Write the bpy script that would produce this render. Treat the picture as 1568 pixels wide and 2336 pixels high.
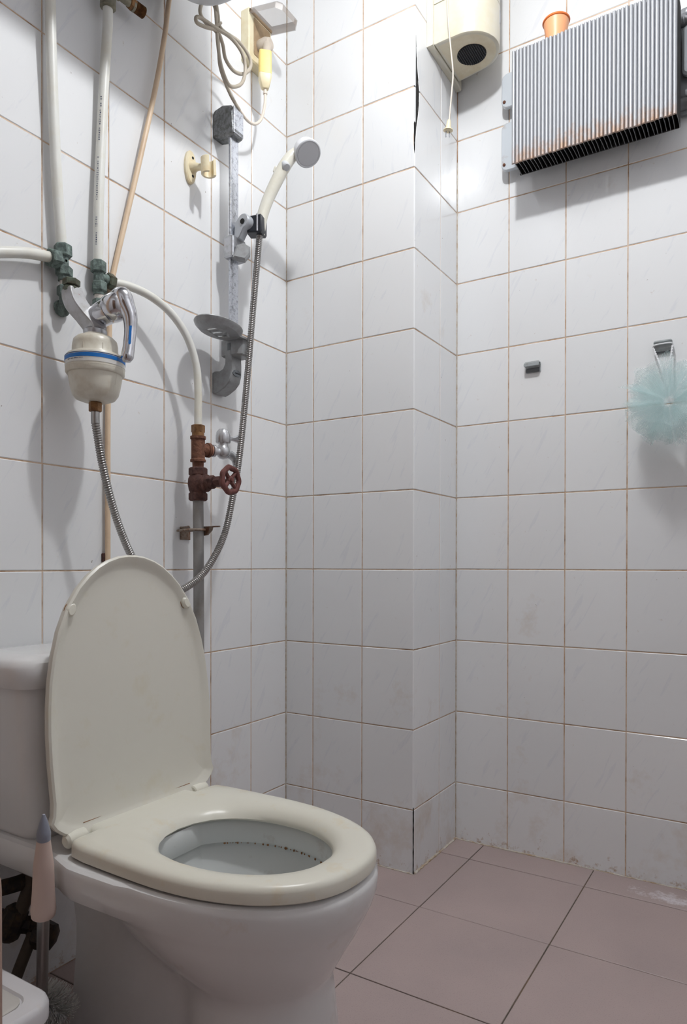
import bpy, bmesh, math, random
from mathutils import Vector, Matrix

for o in list(bpy.data.objects):
    bpy.data.objects.remove(o, do_unlink=True)
scene = bpy.context.scene
COL = scene.collection
rnd = random.Random(7)
PI = math.pi

# ------------------------------------------------------------------ camera
cam_data = bpy.data.cameras.new('camera')
cam_data.sensor_fit = 'HORIZONTAL'
cam_data.sensor_width = 36.0
cam_data.lens = 36.0 * 1584.85 / 1568.0
cam_data.shift_y = 127.8 / 1568.0
cam_data.clip_start = 0.02
cam = bpy.data.objects.new('camera', cam_data)
COL.objects.link(cam)
CAM = Vector((1.1609, -1.5591, 0.7733))
yaw, pitch, roll = math.radians(-31.945), math.radians(-0.3074), math.radians(0.1004)
fwd = Vector((math.sin(yaw) * math.cos(pitch), math.cos(yaw) * math.cos(pitch), math.sin(pitch)))
right = Vector((math.cos(yaw), -math.sin(yaw), 0))
up = right.cross(fwd)
r2 = right * math.cos(roll) + up * math.sin(roll)
u2 = -right * math.sin(roll) + up * math.cos(roll)
cam.matrix_world = Matrix(((r2.x, u2.x, -fwd.x, CAM.x), (r2.y, u2.y, -fwd.y, CAM.y), (r2.z, u2.z, -fwd.z, CAM.z), (0, 0, 0, 1)))
scene.camera = cam

# ------------------------------------------------------------------ world, light, exposure
world = bpy.data.worlds.new('world')
scene.world = world
world.use_nodes = True
world.node_tree.nodes['Background'].inputs[0].default_value = (0.8, 0.85, 1, 1)
world.node_tree.nodes['Background'].inputs[1].default_value = 0.05
LAMP = Vector((0.77, -0.60, 2.343))
LAMP_W = 18.0        # bare bulb, all round
DOWN_W = 4.0         # unseen downward fill, added at the bulb to even out the walls
scene.view_settings.view_transform = 'Standard'
scene.view_settings.look = 'None'
scene.view_settings.gamma = 1.0
scene.view_settings.exposure = 0.05
scene.view_settings.use_curve_mapping = False
scene.cycles.transparent_max_bounces = 32     # the bath puff is many thin layers of net


def add_light(name, kind, loc, power, color, size, rot=None, size_y=None):
    ld = bpy.data.lights.new(name, kind)
    ld.energy = power
    ld.color = color
    if kind == 'POINT':
        ld.shadow_soft_size = size
    else:
        ld.size = size
        if size_y:
            ld.shape = 'RECTANGLE'
            ld.size_y = size_y
    lo = bpy.data.objects.new(name, ld)
    COL.objects.link(lo)
    lo.location = loc
    if rot:
        lo.rotation_euler = rot
    return lo


add_light('bulb_light', 'POINT', LAMP, LAMP_W, (0.965, 0.982, 1.0), 0.03)

add_light('added_down_fill', 'AREA', LAMP, DOWN_W, (0.965, 0.982, 1.0), 0.06)  # added fill aimed straight down, the lamp has no reflector

# ------------------------------------------------------------------ materials
MATS = {}


def new_mat(name):
    m = bpy.data.materials.new(name)
    m.use_nodes = True
    MATS[name] = m
    nt = m.node_tree
    return m, nt, nt.nodes['Principled BSDF']


def nd(nt, kind, **kw):
    n = nt.nodes.new(kind)
    for k, v in kw.items():
        if hasattr(n, k):
            setattr(n, k, v)
        else:
            n.inputs[k].default_value = v
    return n


def ramp(nt, fac, stops):
    r = nt.nodes.new('ShaderNodeValToRGB')
    els = r.color_ramp.elements
    els[0].position, els[0].color = stops[0][0], (*stops[0][1], 1)
    els[1].position, els[1].color = stops[-1][0], (*stops[-1][1], 1)
    for p, c in stops[1:-1]:
        e = els.new(p)
        e.color = (*c, 1)
    nt.links.new(fac, r.inputs[0])
    return r


def mix(nt, fac, a, b):
    n = nt.nodes.new('ShaderNodeMix')
    n.data_type = 'RGBA'
    for i, v in ((0, fac), (6, a), (7, b)):
        if hasattr(v, 'links') or hasattr(v, 'is_linked'):
            nt.links.new(v, n.inputs[i])
        elif i == 0:
            n.inputs[0].default_value = v
        else:
            n.inputs[i].default_value = (*v, 1)
    return n.outputs[2]


def srgb(r, g, b):
    f = lambda c: (c / 255 / 12.92) if c / 255 <= 0.04045 else ((c / 255 + 0.055) / 1.055) ** 2.4
    return (f(r), f(g), f(b))


def simple(name, col, rough=0.4, metal=0.0, spot=None, spot_amt=0.5, scale=30.0, lo=0.45, hi=0.7, bump=0.0, bscale=80.0):
    """principled with an optional second colour in noisy patches and a fine bump"""
    m, nt, b = new_mat(name)
    b.inputs['Roughness'].default_value = rough
    b.inputs['Metallic'].default_value = metal
    tc = nd(nt, 'ShaderNodeTexCoord')
    if spot:
        n = nd(nt, 'ShaderNodeTexNoise', Scale=scale, Detail=5.0, Roughness=0.65)
        nt.links.new(tc.outputs['Object'], n.inputs['Vector'])
        r = ramp(nt, n.outputs['Fac'], [(lo, (0, 0, 0)), (hi, (spot_amt,) * 3)])
        nt.links.new(mix(nt, r.outputs[0], col, spot), b.inputs['Base Color'])
    else:
        b.inputs['Base Color'].default_value = (*col, 1)
    if bump:
        n2 = nd(nt, 'ShaderNodeTexNoise', Scale=bscale, Detail=4.0)
        nt.links.new(tc.outputs['Object'], n2.inputs['Vector'])
        bp = nd(nt, 'ShaderNodeBump', Strength=bump, Distance=0.002)
        nt.links.new(n2.outputs['Fac'], bp.inputs['Height'])
        nt.links.new(bp.outputs[0], b.inputs['Normal'])
    return m


# glazed wall tile: white, faint slanting grey-blue veins, a few tan lime stains low on the wall
def tile_material():
    m, nt, b = new_mat('glazed_tile')
    L = nt.links.new
    tc = nd(nt, 'ShaderNodeTexCoord')
    oi = nd(nt, 'ShaderNodeObjectInfo')
    vm = nd(nt, 'ShaderNodeVectorMath', operation='MULTIPLY')
    vm.inputs[1].default_value = (37.0, 19.0, 11.0)
    L(oi.outputs['Random'], vm.inputs[0])
    va = nd(nt, 'ShaderNodeVectorMath', operation='ADD')
    L(tc.outputs['Object'], va.inputs[0])
    L(vm.outputs[0], va.inputs[1])
    mp = nd(nt, 'ShaderNodeMapping')
    mp.inputs['Rotation'].default_value = (0, 0, math.radians(-62))
    mp.inputs['Scale'].default_value = (9, 60, 9)
    # rotate first, then stretch: do it with two mappings
    mp.inputs['Scale'].default_value = (1, 1, 1)
    L(va.outputs[0], mp.inputs[0])
    mp2 = nd(nt, 'ShaderNodeMapping')
    mp2.inputs['Scale'].default_value = (9, 62, 9)
    L(mp.outputs[0], mp2.inputs[0])
    n = nd(nt, 'ShaderNodeTexNoise', Scale=1.0, Detail=4.0, Roughness=0.55, Distortion=0.6)
    L(mp2.outputs[0], n.inputs['Vector'])
    r = ramp(nt, n.outputs['Fac'], [(0.60, (0, 0, 0)), (0.69, (0.32,) * 3), (0.76, (0.08,) * 3)])
    base = mix(nt, r.outputs[0], (0.832, 0.835, 0.840), (0.66, 0.68, 0.74))
    # slight shade differences between tiles
    tone = ramp(nt, oi.outputs['Random'], [(0.0, (0.955, 0.96, 0.965)), (1.0, (1, 1, 1))])
    mu = nt.nodes.new('ShaderNodeMix')
    mu.data_type = 'RGBA'
    mu.blend_type = 'MULTIPLY'
    mu.inputs[0].default_value = 1
    L(base, mu.inputs[6])
    L(tone.outputs[0], mu.inputs[7])
    # tan stains
    geo = nd(nt, 'ShaderNodeNewGeometry')
    sx = nd(nt, 'ShaderNodeSeparateXYZ')
    L(geo.outputs['Position'], sx.inputs[0])
    n2 = nd(nt, 'ShaderNodeTexNoise', Scale=6.0, Detail=6.0, Roughness=0.7)
    L(geo.outputs['Position'], n2.inputs['Vector'])
    low = nd(nt, 'ShaderNodeMapRange')
    low.inputs['From Min'].default_value = 0.75
    low.inputs['From Max'].default_value = 0.1
    low.inputs['To Max'].default_value = 0.17
    L(sx.outputs['Z'], low.inputs['Value'])
    ad = nd(nt, 'ShaderNodeMath', operation='ADD')
    L(n2.outputs['Fac'], ad.inputs[0])
    L(low.outputs[0], ad.inputs[1])
    st = ramp(nt, ad.outputs[0], [(0.66, (0, 0, 0)), (0.9, (0.5,) * 3)])
    c2 = mix(nt, st.outputs[0], mu.outputs[2], srgb(196, 170, 140))
    n5 = nd(nt, 'ShaderNodeTexNoise', Scale=45.0, Detail=6.0, Roughness=0.75)
    L(geo.outputs['Position'], n5.inputs['Vector'])
    low2 = nd(nt, 'ShaderNodeMapRange')
    low2.inputs['From Min'].default_value = 0.055
    low2.inputs['From Max'].default_value = 0.0
    low2.inputs['To Max'].default_value = 0.16
    L(sx.outputs['Z'], low2.inputs['Value'])
    ad2 = nd(nt, 'ShaderNodeMath', operation='ADD')
    L(n5.outputs['Fac'], ad2.inputs[0])
    L(low2.outputs[0], ad2.inputs[1])
    st2 = ramp(nt, ad2.outputs[0], [(0.66, (0, 0, 0)), (0.78, (0.7,) * 3)])
    c2 = mix(nt, st2.outputs[0], c2, srgb(164, 124, 84))
    # rare small dark specks
    n3 = nd(nt, 'ShaderNodeTexNoise', Scale=70.0, Detail=2.0)
    L(geo.outputs['Position'], n3.inputs['Vector'])
    sp = ramp(nt, n3.outputs['Fac'], [(0.775, (0, 0, 0)), (0.80, (0.6,) * 3)])
    c3 = mix(nt, sp.outputs[0], c2, srgb(110, 85, 65))
    L(c3, b.inputs['Base Color'])
    b.inputs['Roughness'].default_value = 0.16
    n4 = nd(nt, 'ShaderNodeTexNoise', Scale=14.0, Detail=2.0)
    L(va.outputs[0], n4.inputs['Vector'])
    bp = nd(nt, 'ShaderNodeBump', Strength=0.08, Distance=0.002)
    L(n4.outputs['Fac'], bp.inputs['Height'])
    L(bp.outputs[0], b.inputs['Normal'])
    return m


def grout_material():
    m, nt, b = new_mat('tan_grout')
    geo = nd(nt, 'ShaderNodeNewGeometry')
    n = nd(nt, 'ShaderNodeTexNoise', Scale=22.0, Detail=6.0, Roughness=0.7)
    nt.links.new(geo.outputs['Position'], n.inputs['Vector'])
    r = ramp(nt, n.outputs['Fac'], [(0.3, srgb(222, 203, 186)), (0.5, srgb(208, 180, 154)), (0.62, srgb(180, 144, 112)), (0.76, srgb(100, 76, 58))])
    nt.links.new(r.outputs[0], b.inputs['Base Color'])
    b.inputs['Roughness'].default_value = 0.85
    return m


def floor_material():
    m, nt, b = new_mat('pink_floor_tile')
    L = nt.links.new
    geo = nd(nt, 'ShaderNodeNewGeometry')
    oi = nd(nt, 'ShaderNodeObjectInfo')
    n = nd(nt, 'ShaderNodeTexNoise', Scale=5.0, Detail=5.0)
    L(geo.outputs['Position'], n.inputs['Vector'])
    r = ramp(nt, n.outputs['Fac'], [(0.3, srgb(172, 155, 152)), (0.7, srgb(183, 164, 160))])
    n2 = nd(nt, 'ShaderNodeTexNoise', Scale=420.0, Detail=2.0)
    L(geo.outputs['Position'], n2.inputs['Vector'])
    r2_ = ramp(nt, n2.outputs['Fac'], [(0.55, (0, 0, 0)), (0.75, (0.4,) * 3)])
    c = mix(nt, r2_.outputs[0], r.outputs[0], srgb(140, 122, 119))
    # white dried-powder smear beside the back wall
    mp = nd(nt, 'ShaderNodeMapping')
    mp.inputs['Location'].default_value = (-0.955, -0.205, 0)
    L(geo.outputs['Position'], mp.inputs[0])
    mp2 = nd(nt, 'ShaderNodeMapping')
    mp2.inputs['Scale'].default_value = (7.0, 22.0, 1)
    L(mp.outputs[0], mp2.inputs[0])
    ln = nd(nt, 'ShaderNodeVectorMath', operation='LENGTH')
    L(mp2.outputs[0], ln.inputs[0])
    n3 = nd(nt, 'ShaderNodeTexNoise', Scale=30.0, Detail=6.0, Roughness=0.75)
    L(geo.outputs['Position'], n3.inputs['Vector'])
    sb = nd(nt, 'ShaderNodeMath', operation='SUBTRACT')
    L(n3.outputs['Fac'], sb.inputs[0])
    k = nd(nt, 'ShaderNodeMath', operation='MULTIPLY')
    k.inputs[1].default_value = 0.28
    L(ln.outputs['Value'], k.inputs[0])
    L(k.outputs[0], sb.inputs[1])
    r3 = ramp(nt, sb.outputs[0], [(0.34, (0, 0, 0)), (0.5, (0.75,) * 3)])
    c2 = mix(nt, r3.outputs[0], c, srgb(228, 224, 228))
    L(c2, b.inputs['Base Color'])
    b.inputs['Roughness'].default_value = 0.42
    bp = nd(nt, 'ShaderNodeBump', Strength=0.1, Distance=0.001)
    L(n2.outputs['Fac'], bp.inputs['Height'])
    L(bp.outputs[0], b.inputs['Normal'])
    return m


def brick_wall_material():
    """plain tile pattern for the two walls that lie behind the camera"""
    m, nt, b = new_mat('far_wall_tile')
    tc = nd(nt, 'ShaderNodeTexCoord')
    bt = nd(nt, 'ShaderNodeTexBrick', offset=0.0)
    bt.inputs['Color1'].default_value = (0.79, 0.80, 0.825, 1)
    bt.inputs['Color2'].default_value = (0.77, 0.78, 0.81, 1)
    bt.inputs['Mortar'].default_value = (*srgb(180, 150, 125), 1)
    bt.inputs['Scale'].default_value = 1.0
    bt.inputs['Mortar Size'].default_value = 0.0012
    bt.inputs['Brick Width'].default_value = 0.15
    bt.inputs['Row Height'].default_value = 0.20
    nt.links.new(tc.outputs['UV'], bt.inputs['Vector'])
    nt.links.new(bt.outputs['Color'], b.inputs['Base Color'])
    b.inputs['Roughness'].default_value = 0.2
    return m


def stain_ceramic(name, col, stain, rough, amt=0.5, scale=14.0, lo=0.6, hi=0.8):
    return simple(name, col, rough, 0.0, stain, amt, scale, lo, hi)


tile_m = tile_material()
grout_m = grout_material()
floor_m = floor_material()
floor_grout = simple('dark_floor_grout', srgb(92, 84, 76), 0.9, 0, srgb(140, 112, 86), 0.7, 9.0, 0.45, 0.65)
farwall_m = brick_wall_material()
ceil_m = simple('ceiling_paint', (0.8, 0.8, 0.79), 0.8)
ceramic = stain_ceramic('white_ceramic', (0.74, 0.735, 0.735), srgb(190, 160, 120), 0.14, 0.25, 18.0, 0.64, 0.8)
bowl_in = simple('bowl_glaze_stained', (0.66, 0.68, 0.67), 0.25, 0, srgb(140, 105, 75), 0.35, 25.0, 0.6, 0.8)
seat_m = stain_ceramic('aged_cream_plastic', srgb(224, 221, 208), srgb(214, 190, 140), 0.3, 0.4, 22.0, 0.56, 0.75)
lid_m = stain_ceramic('aged_cream_lid_plastic', srgb(220, 217, 206), srgb(204, 190, 152), 0.36, 0.3, 17.0, 0.55, 0.75)
rust_line = simple('rust_scum', srgb(150, 105, 66), 0.8, 0, srgb(90, 60, 40), 0.8, 120.0)
white_pipe = simple('white_pipe_plastic', srgb(226, 226, 220), 0.35, 0, srgb(212, 200, 172), 0.5, 8.0, 0.45, 0.7)
beige_tube = simple('beige_conduit', srgb(222, 196, 166), 0.45, 0, srgb(190, 160, 130), 0.4, 20.0)
patina = simple('green_patina_brass', srgb(86, 98, 94), 0.75, 0.1, srgb(138, 156, 148), 0.85, 110.0, 0.42, 0.68, 0.8, 160.0)
patina_dark = simple('dark_patina_brass', srgb(88, 82, 68), 0.6, 0.5, srgb(110, 135, 120), 0.6, 70.0, 0.42, 0.7, 0.5, 160.0)
brass_old = simple('old_brass', srgb(150, 112, 74), 0.5, 0.6, srgb(92, 62, 40), 0.8, 60.0, 0.4, 0.65, 0.3)
brass_grey = simple('tarnished_grey_brass', srgb(150, 145, 128), 0.45, 0.6, srgb(95, 95, 80), 0.6, 60.0, 0.4, 0.65, 0.3)
tape = simple('thread_tape', srgb(222, 214, 205), 0.7)
chrome = simple('chrome', (0.62, 0.62, 0.65), 0.13, 1.0, (0.42, 0.42, 0.44), 0.5, 40.0)
dull_chrome = simple('worn_chrome', (0.52, 0.53, 0.56), 0.32, 0.9, (0.30, 0.30, 0.30), 0.6, 60.0, 0.45, 0.65, 0.15, 200.0)
mixer_grey = simple('worn_grey_chrome', (0.50, 0.50, 0.51), 0.36, 0.55, (0.33, 0.31, 0.28), 0.6, 50.0, 0.46, 0.68, 0.1, 200.0)
satin_chrome = simple('satin_chrome', (0.62, 0.63, 0.65), 0.24, 0.7, (0.45, 0.45, 0.46), 0.5, 40.0)
pit_chrome = simple('pitted_chrome', (0.55, 0.57, 0.62), 0.26, 0.85, (0.22, 0.23, 0.24), 0.7, 130.0, 0.5, 0.62, 0.3, 260.0)
dirty_chrome = simple('dirty_chrome', (0.28, 0.29, 0.30), 0.45, 0.8, (0.12, 0.12, 0.11), 0.8, 110.0, 0.42, 0.62, 0.5, 260.0)
grey_plastic = simple('grey_plastic', srgb(158, 160, 162), 0.42, 0.2, srgb(120, 116, 108), 0.5, 50.0)
silver_plastic = simple('silver_plastic', srgb(184, 188, 194), 0.35, 0.25)
black_plastic = simple('black_plastic', srgb(34, 38, 46), 0.35)
dark_hole = simple('dark_hole', (0.01, 0.01, 0.01), 0.9)
hose_m = simple('steel_hose', (0.42, 0.41, 0.40), 0.28, 1.0, (0.25, 0.24, 0.23), 0.5, 30.0)
cream_dirty = simple('grimy_cream_plastic', srgb(216, 211, 197), 0.35, 0, srgb(172, 154, 126), 0.55, 26.0, 0.46, 0.75)
cream_head = simple('cream_handset_plastic', srgb(226, 223, 211), 0.28, 0, srgb(206, 198, 174), 0.4, 20.0)
white_plastic = simple('white_plastic', srgb(232, 233, 236), 0.3)
head_grey = simple('handset_face_grey', srgb(206, 208, 212), 0.45)
blue_print = simple('blue_print', srgb(12, 110, 190), 0.4)
deep_blue = simple('dark_blue_print', srgb(24, 74, 130), 0.4)
label_white = simple('label_film', srgb(220, 218, 214), 0.35, 0, srgb(200, 190, 170), 0.5, 40.0)
ink = simple('faded_ink', srgb(92, 98, 118), 0.6)
red_print = simple('red_print', srgb(180, 40, 36), 0.5)
rust = simple('red_rust', srgb(130, 88, 68), 0.85, 0.1, srgb(88, 54, 42), 0.9, 90.0, 0.4, 0.65, 0.9, 220.0)
rust_dark = simple('dark_rust', srgb(98, 66, 58), 0.8, 0.15, srgb(66, 42, 38), 0.9, 80.0, 0.4, 0.65, 0.8, 200.0)
rust_wheel = simple('rusty_red_wheel', srgb(112, 66, 60), 0.6, 0.1, srgb(82, 42, 38), 0.8, 90.0, 0.4, 0.65, 0.5, 200.0)
rust_light = simple('rusty_bracket', srgb(150, 138, 126), 0.7, 0.3, srgb(116, 78, 54), 0.9, 60.0, 0.42, 0.62, 0.6, 200.0)
copper = simple('copper_ring', srgb(200, 150, 124), 0.4, 0.6)
steel_pipe = simple('galvanised_pipe', srgb(150, 148, 146), 0.55, 0.3, srgb(120, 108, 96), 0.5, 18.0)
old_ivory = simple('yellowed_ivory', srgb(234, 222, 190), 0.45, 0, srgb(216, 184, 128), 0.5, 45.0, 0.46, 0.72)
ivory_box = simple('socket_ivory', srgb(226, 216, 186), 0.4, 0, srgb(205, 184, 138), 0.5, 24.0)
box_inside = simple('socket_inside', srgb(166, 142, 112), 0.6, 0, srgb(120, 96, 70), 0.6, 40.0)
yellow_block = simple('yellow_adapter', srgb(242, 214, 130), 0.4, 0, srgb(250, 230, 160), 0.5, 16.0)
pale_yellow = simple('pale_adapter', srgb(238, 224, 186), 0.4)
cord_m = simple('grey_beige_cord', srgb(186, 176, 160), 0.5, 0, srgb(160, 148, 128), 0.5, 14.0)
cord_pale = simple('pale_cord', srgb(226, 214, 200), 0.5)
plug_grey = simple('milky_plug', srgb(196, 184, 170), 0.35)
fan_cream = simple('fan_ivory', srgb(220, 216, 202), 0.35, 0, srgb(212, 198, 158), 0.5, 9.0)
fan_under = simple('fan_ivory_under', srgb(226, 216, 190), 0.4, 0, srgb(200, 176, 130), 0.4, 20.0)
mortar_shade_grime = simple('mortar_shade_and_grime', srgb(30, 28, 27), 0.95, 0, srgb(110, 106, 102), 0.6, 70.0, 0.56, 0.66, 1.0, 90.0)  # shade of the broken gap put into the colour; also the grime line
fin_m = simple('silver_fin_paint', srgb(206, 210, 218), 0.34, 0.35, srgb(178, 180, 186), 0.5, 30.0)
black_m = simple('dull_black', srgb(26, 27, 28), 0.8, 0, srgb(60, 52, 44), 0.5, 60.0)  # near-black with brown patches, for fin webs, back sheet and grille
rad_panel = simple('radiator_panel_paint', srgb(198, 204, 210), 0.35, 0.1, srgb(150, 112, 82), 0.6, 16.0, 0.58, 0.72)
rad_dark = simple('radiator_grey', srgb(122, 124, 128), 0.5, 0.2, srgb(90, 84, 78), 0.5, 30.0)
orange_m = simple('orange_plastic', srgb(244, 132, 66), 0.35)
orange_pale = simple('pale_orange_plastic', srgb(248, 176, 128), 0.4)
hook_m = simple('grey_hook_metal', srgb(164, 169, 171), 0.35, 0.35, srgb(110, 104, 90), 0.5, 70.0)
hook_dark = simple('grey_hook_lip', srgb(104, 108, 112), 0.4, 0.3)
rope_m = simple('white_rope', srgb(226, 226, 228), 0.8)
brush_pink = simple('dusty_pink_plastic', srgb(206, 184, 174), 0.55)
brush_grey = simple('blue_grey_plastic', srgb(138, 142, 156), 0.5)
bristle = simple('white_bristle', srgb(226, 226, 222), 0.7)
rod_m = simple('brushed_steel_rod', (0.45, 0.44, 0.43), 0.3, 1.0)
bin_white = simple('bin_white_plastic', srgb(216, 214, 216), 0.35, 0, srgb(196, 178, 160), 0.4, 30.0, 0.6, 0.8)
bin_grey = simple('bin_panel_grey', srgb(196, 192, 186), 0.45)
valve_black = simple('blackened_valve', srgb(44, 40, 38), 0.6, 0.3, srgb(92, 72, 52), 0.7, 60.0)
valve_brown = simple('brown_hose', srgb(74, 62, 50), 0.7, 0, srgb(48, 40, 34), 0.6, 60.0)
stick_m = simple('pale_brown_stick', srgb(176, 150, 138), 0.6)
caulk_m = simple('caulk', srgb(206, 200, 190), 0.7, 0, srgb(170, 140, 105), 0.8, 40.0, 0.42, 0.62)
tank_m = simple('heater_enamel', srgb(214, 217, 222), 0.3)


def net_material():
    m = bpy.data.materials.new('mint_net')
    m.use_nodes = True
    nt = m.node_tree
    nt.nodes.clear()
    out = nd(nt, 'ShaderNodeOutputMaterial')
    dif = nd(nt, 'ShaderNodeBsdfDiffuse')
    dif.inputs[0].default_value = (*srgb(216, 236, 236), 1)
    trl = nd(nt, 'ShaderNodeBsdfTranslucent')
    trl.inputs[0].default_value = (*srgb(216, 236, 236), 1)
    tr = nd(nt, 'ShaderNodeBsdfTransparent')
    m1 = nd(nt, 'ShaderNodeMixShader')
    m1.inputs[0].default_value = 0.5
    nt.links.new(dif.outputs[0], m1.inputs[1])
    nt.links.new(trl.outputs[0], m1.inputs[2])
    m2 = nd(nt, 'ShaderNodeMixShader')
    tc = nd(nt, 'ShaderNodeTexCoord')
    w = nd(nt, 'ShaderNodeTexWave', Scale=26.0, Distortion=3.0)
    nt.links.new(tc.outputs['UV'], w.inputs['Vector'])
    r = ramp(nt, w.outputs['Fac'], [(0.35, (0.04,) * 3), (0.75, (0.36,) * 3)])
    nt.links.new(r.outputs[0], m2.inputs[0])
    nt.links.new(tr.outputs[0], m2.inputs[1])
    nt.links.new(m1.outputs[0], m2.inputs[2])
    nt.links.new(m2.outputs[0], out.inputs[0])
    return m


def clear_material():
    m = bpy.data.materials.new('smoky_clear_plastic')
    m.use_nodes = True
    nt = m.node_tree
    b = nt.nodes['Principled BSDF']
    b.inputs['Base Color'].default_value = (*srgb(150, 136, 124), 1)
    b.inputs['Roughness'].default_value = 0.2
    b.inputs['Alpha'].default_value = 0.42
    return m


def bulb_material():
    m = bpy.data.materials.new('lit_bulb')
    m.use_nodes = True
    nt = m.node_tree
    b = nt.nodes['Principled BSDF']
    b.inputs['Base Color'].default_value = (1, 1, 1, 1)
    b.inputs['Emission Color'].default_value = (0.95, 0.97, 1, 1)
    b.inputs['Emission Strength'].default_value = 12.0
    return m


net_m = net_material()
clear_m = clear_material()
bulb_m = bulb_material()


# ------------------------------------------------------------------ mesh helpers
def V(*a):
    return Vector(a)


def perp(n, hint=None):
    n = n.normalized()
    h = hint or (V(0, 0, 1) if abs(n.z) < 0.9 else V(0, 1, 0))
    e1 = (h - n * h.dot(n)).normalized()
    return e1, n.cross(e1)


class G:
    """collects geometry in world coordinates and links it as ONE mesh object"""

    def __init__(self):
        self.v, self.f, self.mi, self.cur, self.uv = [], [], [], 0, None

    def add(self, vs, fs):
        b = len(self.v)
        self.v += [Vector(x) for x in vs]
        for f in fs:
            self.f.append(tuple(i + b for i in f))
            self.mi.append(self.cur)
        return self

    def loft(self, rings, closed=True, cap0=True, cap1=True):
        n = len(rings[0])
        b = len(self.v)
        for r in rings:
            self.v += [Vector(x) for x in r]
        m = n if closed else n - 1
        for k in range(len(rings) - 1):
            for i in range(m):
                j = (i + 1) % n
                self.f.append((b + k * n + i, b + k * n + j, b + (k + 1) * n + j, b + (k + 1) * n + i))
                self.mi.append(self.cur)
        if cap0:
            self.f.append(tuple(b + i for i in reversed(range(n))))
            self.mi.append(self.cur)
        if cap1:
            self.f.append(tuple(b + (len(rings) - 1) * n + i for i in range(n)))
            self.mi.append(self.cur)
        return self

    def lathe(self, prof, o, axis, seg=24, hint=None, phase=0.0):
        o, ax = Vector(o), Vector(axis).normalized()
        e1, e2 = perp(ax, hint)
        rings = []
        for r, h in prof:
            r = max(r, 1e-5)
            rings.append([o + ax * h + (e1 * math.cos(a) + e2 * math.sin(a)) * r for a in [phase + 2 * PI * i / seg for i in range(seg)]])
        return self.loft(rings)

    def tube(self, path, r, seg=12, sub=6, smooth=True, flat=None, cap=True, phase=0.0):
        pts = spline(path, sub) if smooth else [Vector(p) for p in path]
        n = len(pts)
        if not callable(r):
            if isinstance(r, (list, tuple)):
                rr = list(r)
                fn = lambda t: rr[min(int(t * (len(rr) - 1)), len(rr) - 2)] * (1 - (t * (len(rr) - 1) - min(int(t * (len(rr) - 1)), len(rr) - 2))) + rr[min(int(t * (len(rr) - 1)), len(rr) - 2) + 1] * (t * (len(rr) - 1) - min(int(t * (len(rr) - 1)), len(rr) - 2))
            else:
                fn = lambda t: r
        else:
            fn = r
        tan = [(pts[min(i + 1, n - 1)] - pts[max(i - 1, 0)]).normalized() for i in range(n)]
        e1, _ = perp(tan[0])
        rings = []
        for i in range(n):
            e1 = (e1 - tan[i] * e1.dot(tan[i])).normalized()
            e2 = tan[i].cross(e1)
            q = fn(i / (n - 1))
            rings.append([pts[i] + (e1 * math.cos(a) + e2 * math.sin(a) * (flat or 1)) * q for a in [phase + 2 * PI * k / seg for k in range(seg)]])
        return self.loft(rings, True, cap, cap)

    def prism(self, outline, o, ea, eb, en, d, bevel=0.0, both=False):
        o, ea, eb, en = Vector(o), Vector(ea), Vector(eb), Vector(en)
        P = lambda ol, h: [o + ea * a + eb * b + en * h for a, b in ol]
        rings = []
        if both and bevel:
            rings += [P(inset(outline, bevel), 0), P(outline, bevel)]
        else:
            rings += [P(outline, 0)]
        if bevel:
            rings += [P(outline, d - bevel), P(inset(outline, bevel), d)]
        else:
            rings += [P(outline, d)]
        return self.loft(rings)

    def box(self, c, s, r=0.0, n=3):
        """box centred at c, size s, vertical edges rounded by r and rims bevelled"""
        c = Vector(c)
        ol = rrect(s[0], s[1], max(r, 0.0002), n)
        bv = min(r * 0.6, s[2] * 0.3) if r else 0.0
        return self.prism(ol, c - V(0, 0, s[2] / 2), (1, 0, 0), (0, 1, 0), (0, 0, 1), s[2], bv, True)

    def build(self, name, mats, parent=None, angle=35, loc=None, uv=False):
        if not isinstance(mats, (list, tuple)):
            mats = [mats]
        org = parent_origin(parent) if parent else (Vector(loc) if loc is not None else self.base())
        me = bpy.data.meshes.new(name)
        me.from_pydata([tuple(p - org) for p in self.v], [], self.f)
        for m in mats:
            me.materials.append(m)
        me.polygons.foreach_set('material_index', self.mi)
        bm = bmesh.new()
        bm.from_mesh(me)
        bmesh.ops.recalc_face_normals(bm, faces=bm.faces)
        bm.to_mesh(me)
        bm.free()
        me.polygons.foreach_set('use_smooth', [True] * len(me.polygons))
        me.set_sharp_from_angle(angle=math.radians(angle))
        o = bpy.data.objects.new(name, me)
        COL.objects.link(o)
        if parent:
            o.parent = parent
        else:
            o.location = org
        return o

    def base(self):
        xs = [p.x for p in self.v]
        ys = [p.y for p in self.v]
        zs = [p.z for p in self.v]
        return V((min(xs) + max(xs)) / 2, (min(ys) + max(ys)) / 2, min(zs))


def parent_origin(p):
    o = Vector(p.location)
    while p.parent:
        p = p.parent
        o += Vector(p.location)
    return o


def spline(path, sub):
    p = [Vector(x) for x in path]
    if len(p) < 3:
        return p
    q = [p[0] * 2 - p[1]] + p + [p[-1] * 2 - p[-2]]
    out = []
    for i in range(1, len(q) - 2):
        a, b, c, d = q[i - 1], q[i], q[i + 1], q[i + 2]
        for k in range(sub):
            t = k / sub
            out.append(0.5 * ((2 * b) + (c - a) * t + (2 * a - 5 * b + 4 * c - d) * t * t + (3 * b - a - 3 * c + d) * t ** 3))
    out.append(p[-1])
    return out


def resample(pts, step):
    out = [pts[0]]
    acc = 0.0
    for i in range(len(pts) - 1):
        a, b = pts[i], pts[i + 1]
        L = (b - a).length
        pos = step - acc
        while pos < L:
            out.append(a + (b - a) * (pos / L))
            pos += step
        acc = L - (pos - step)
    return out


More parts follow.
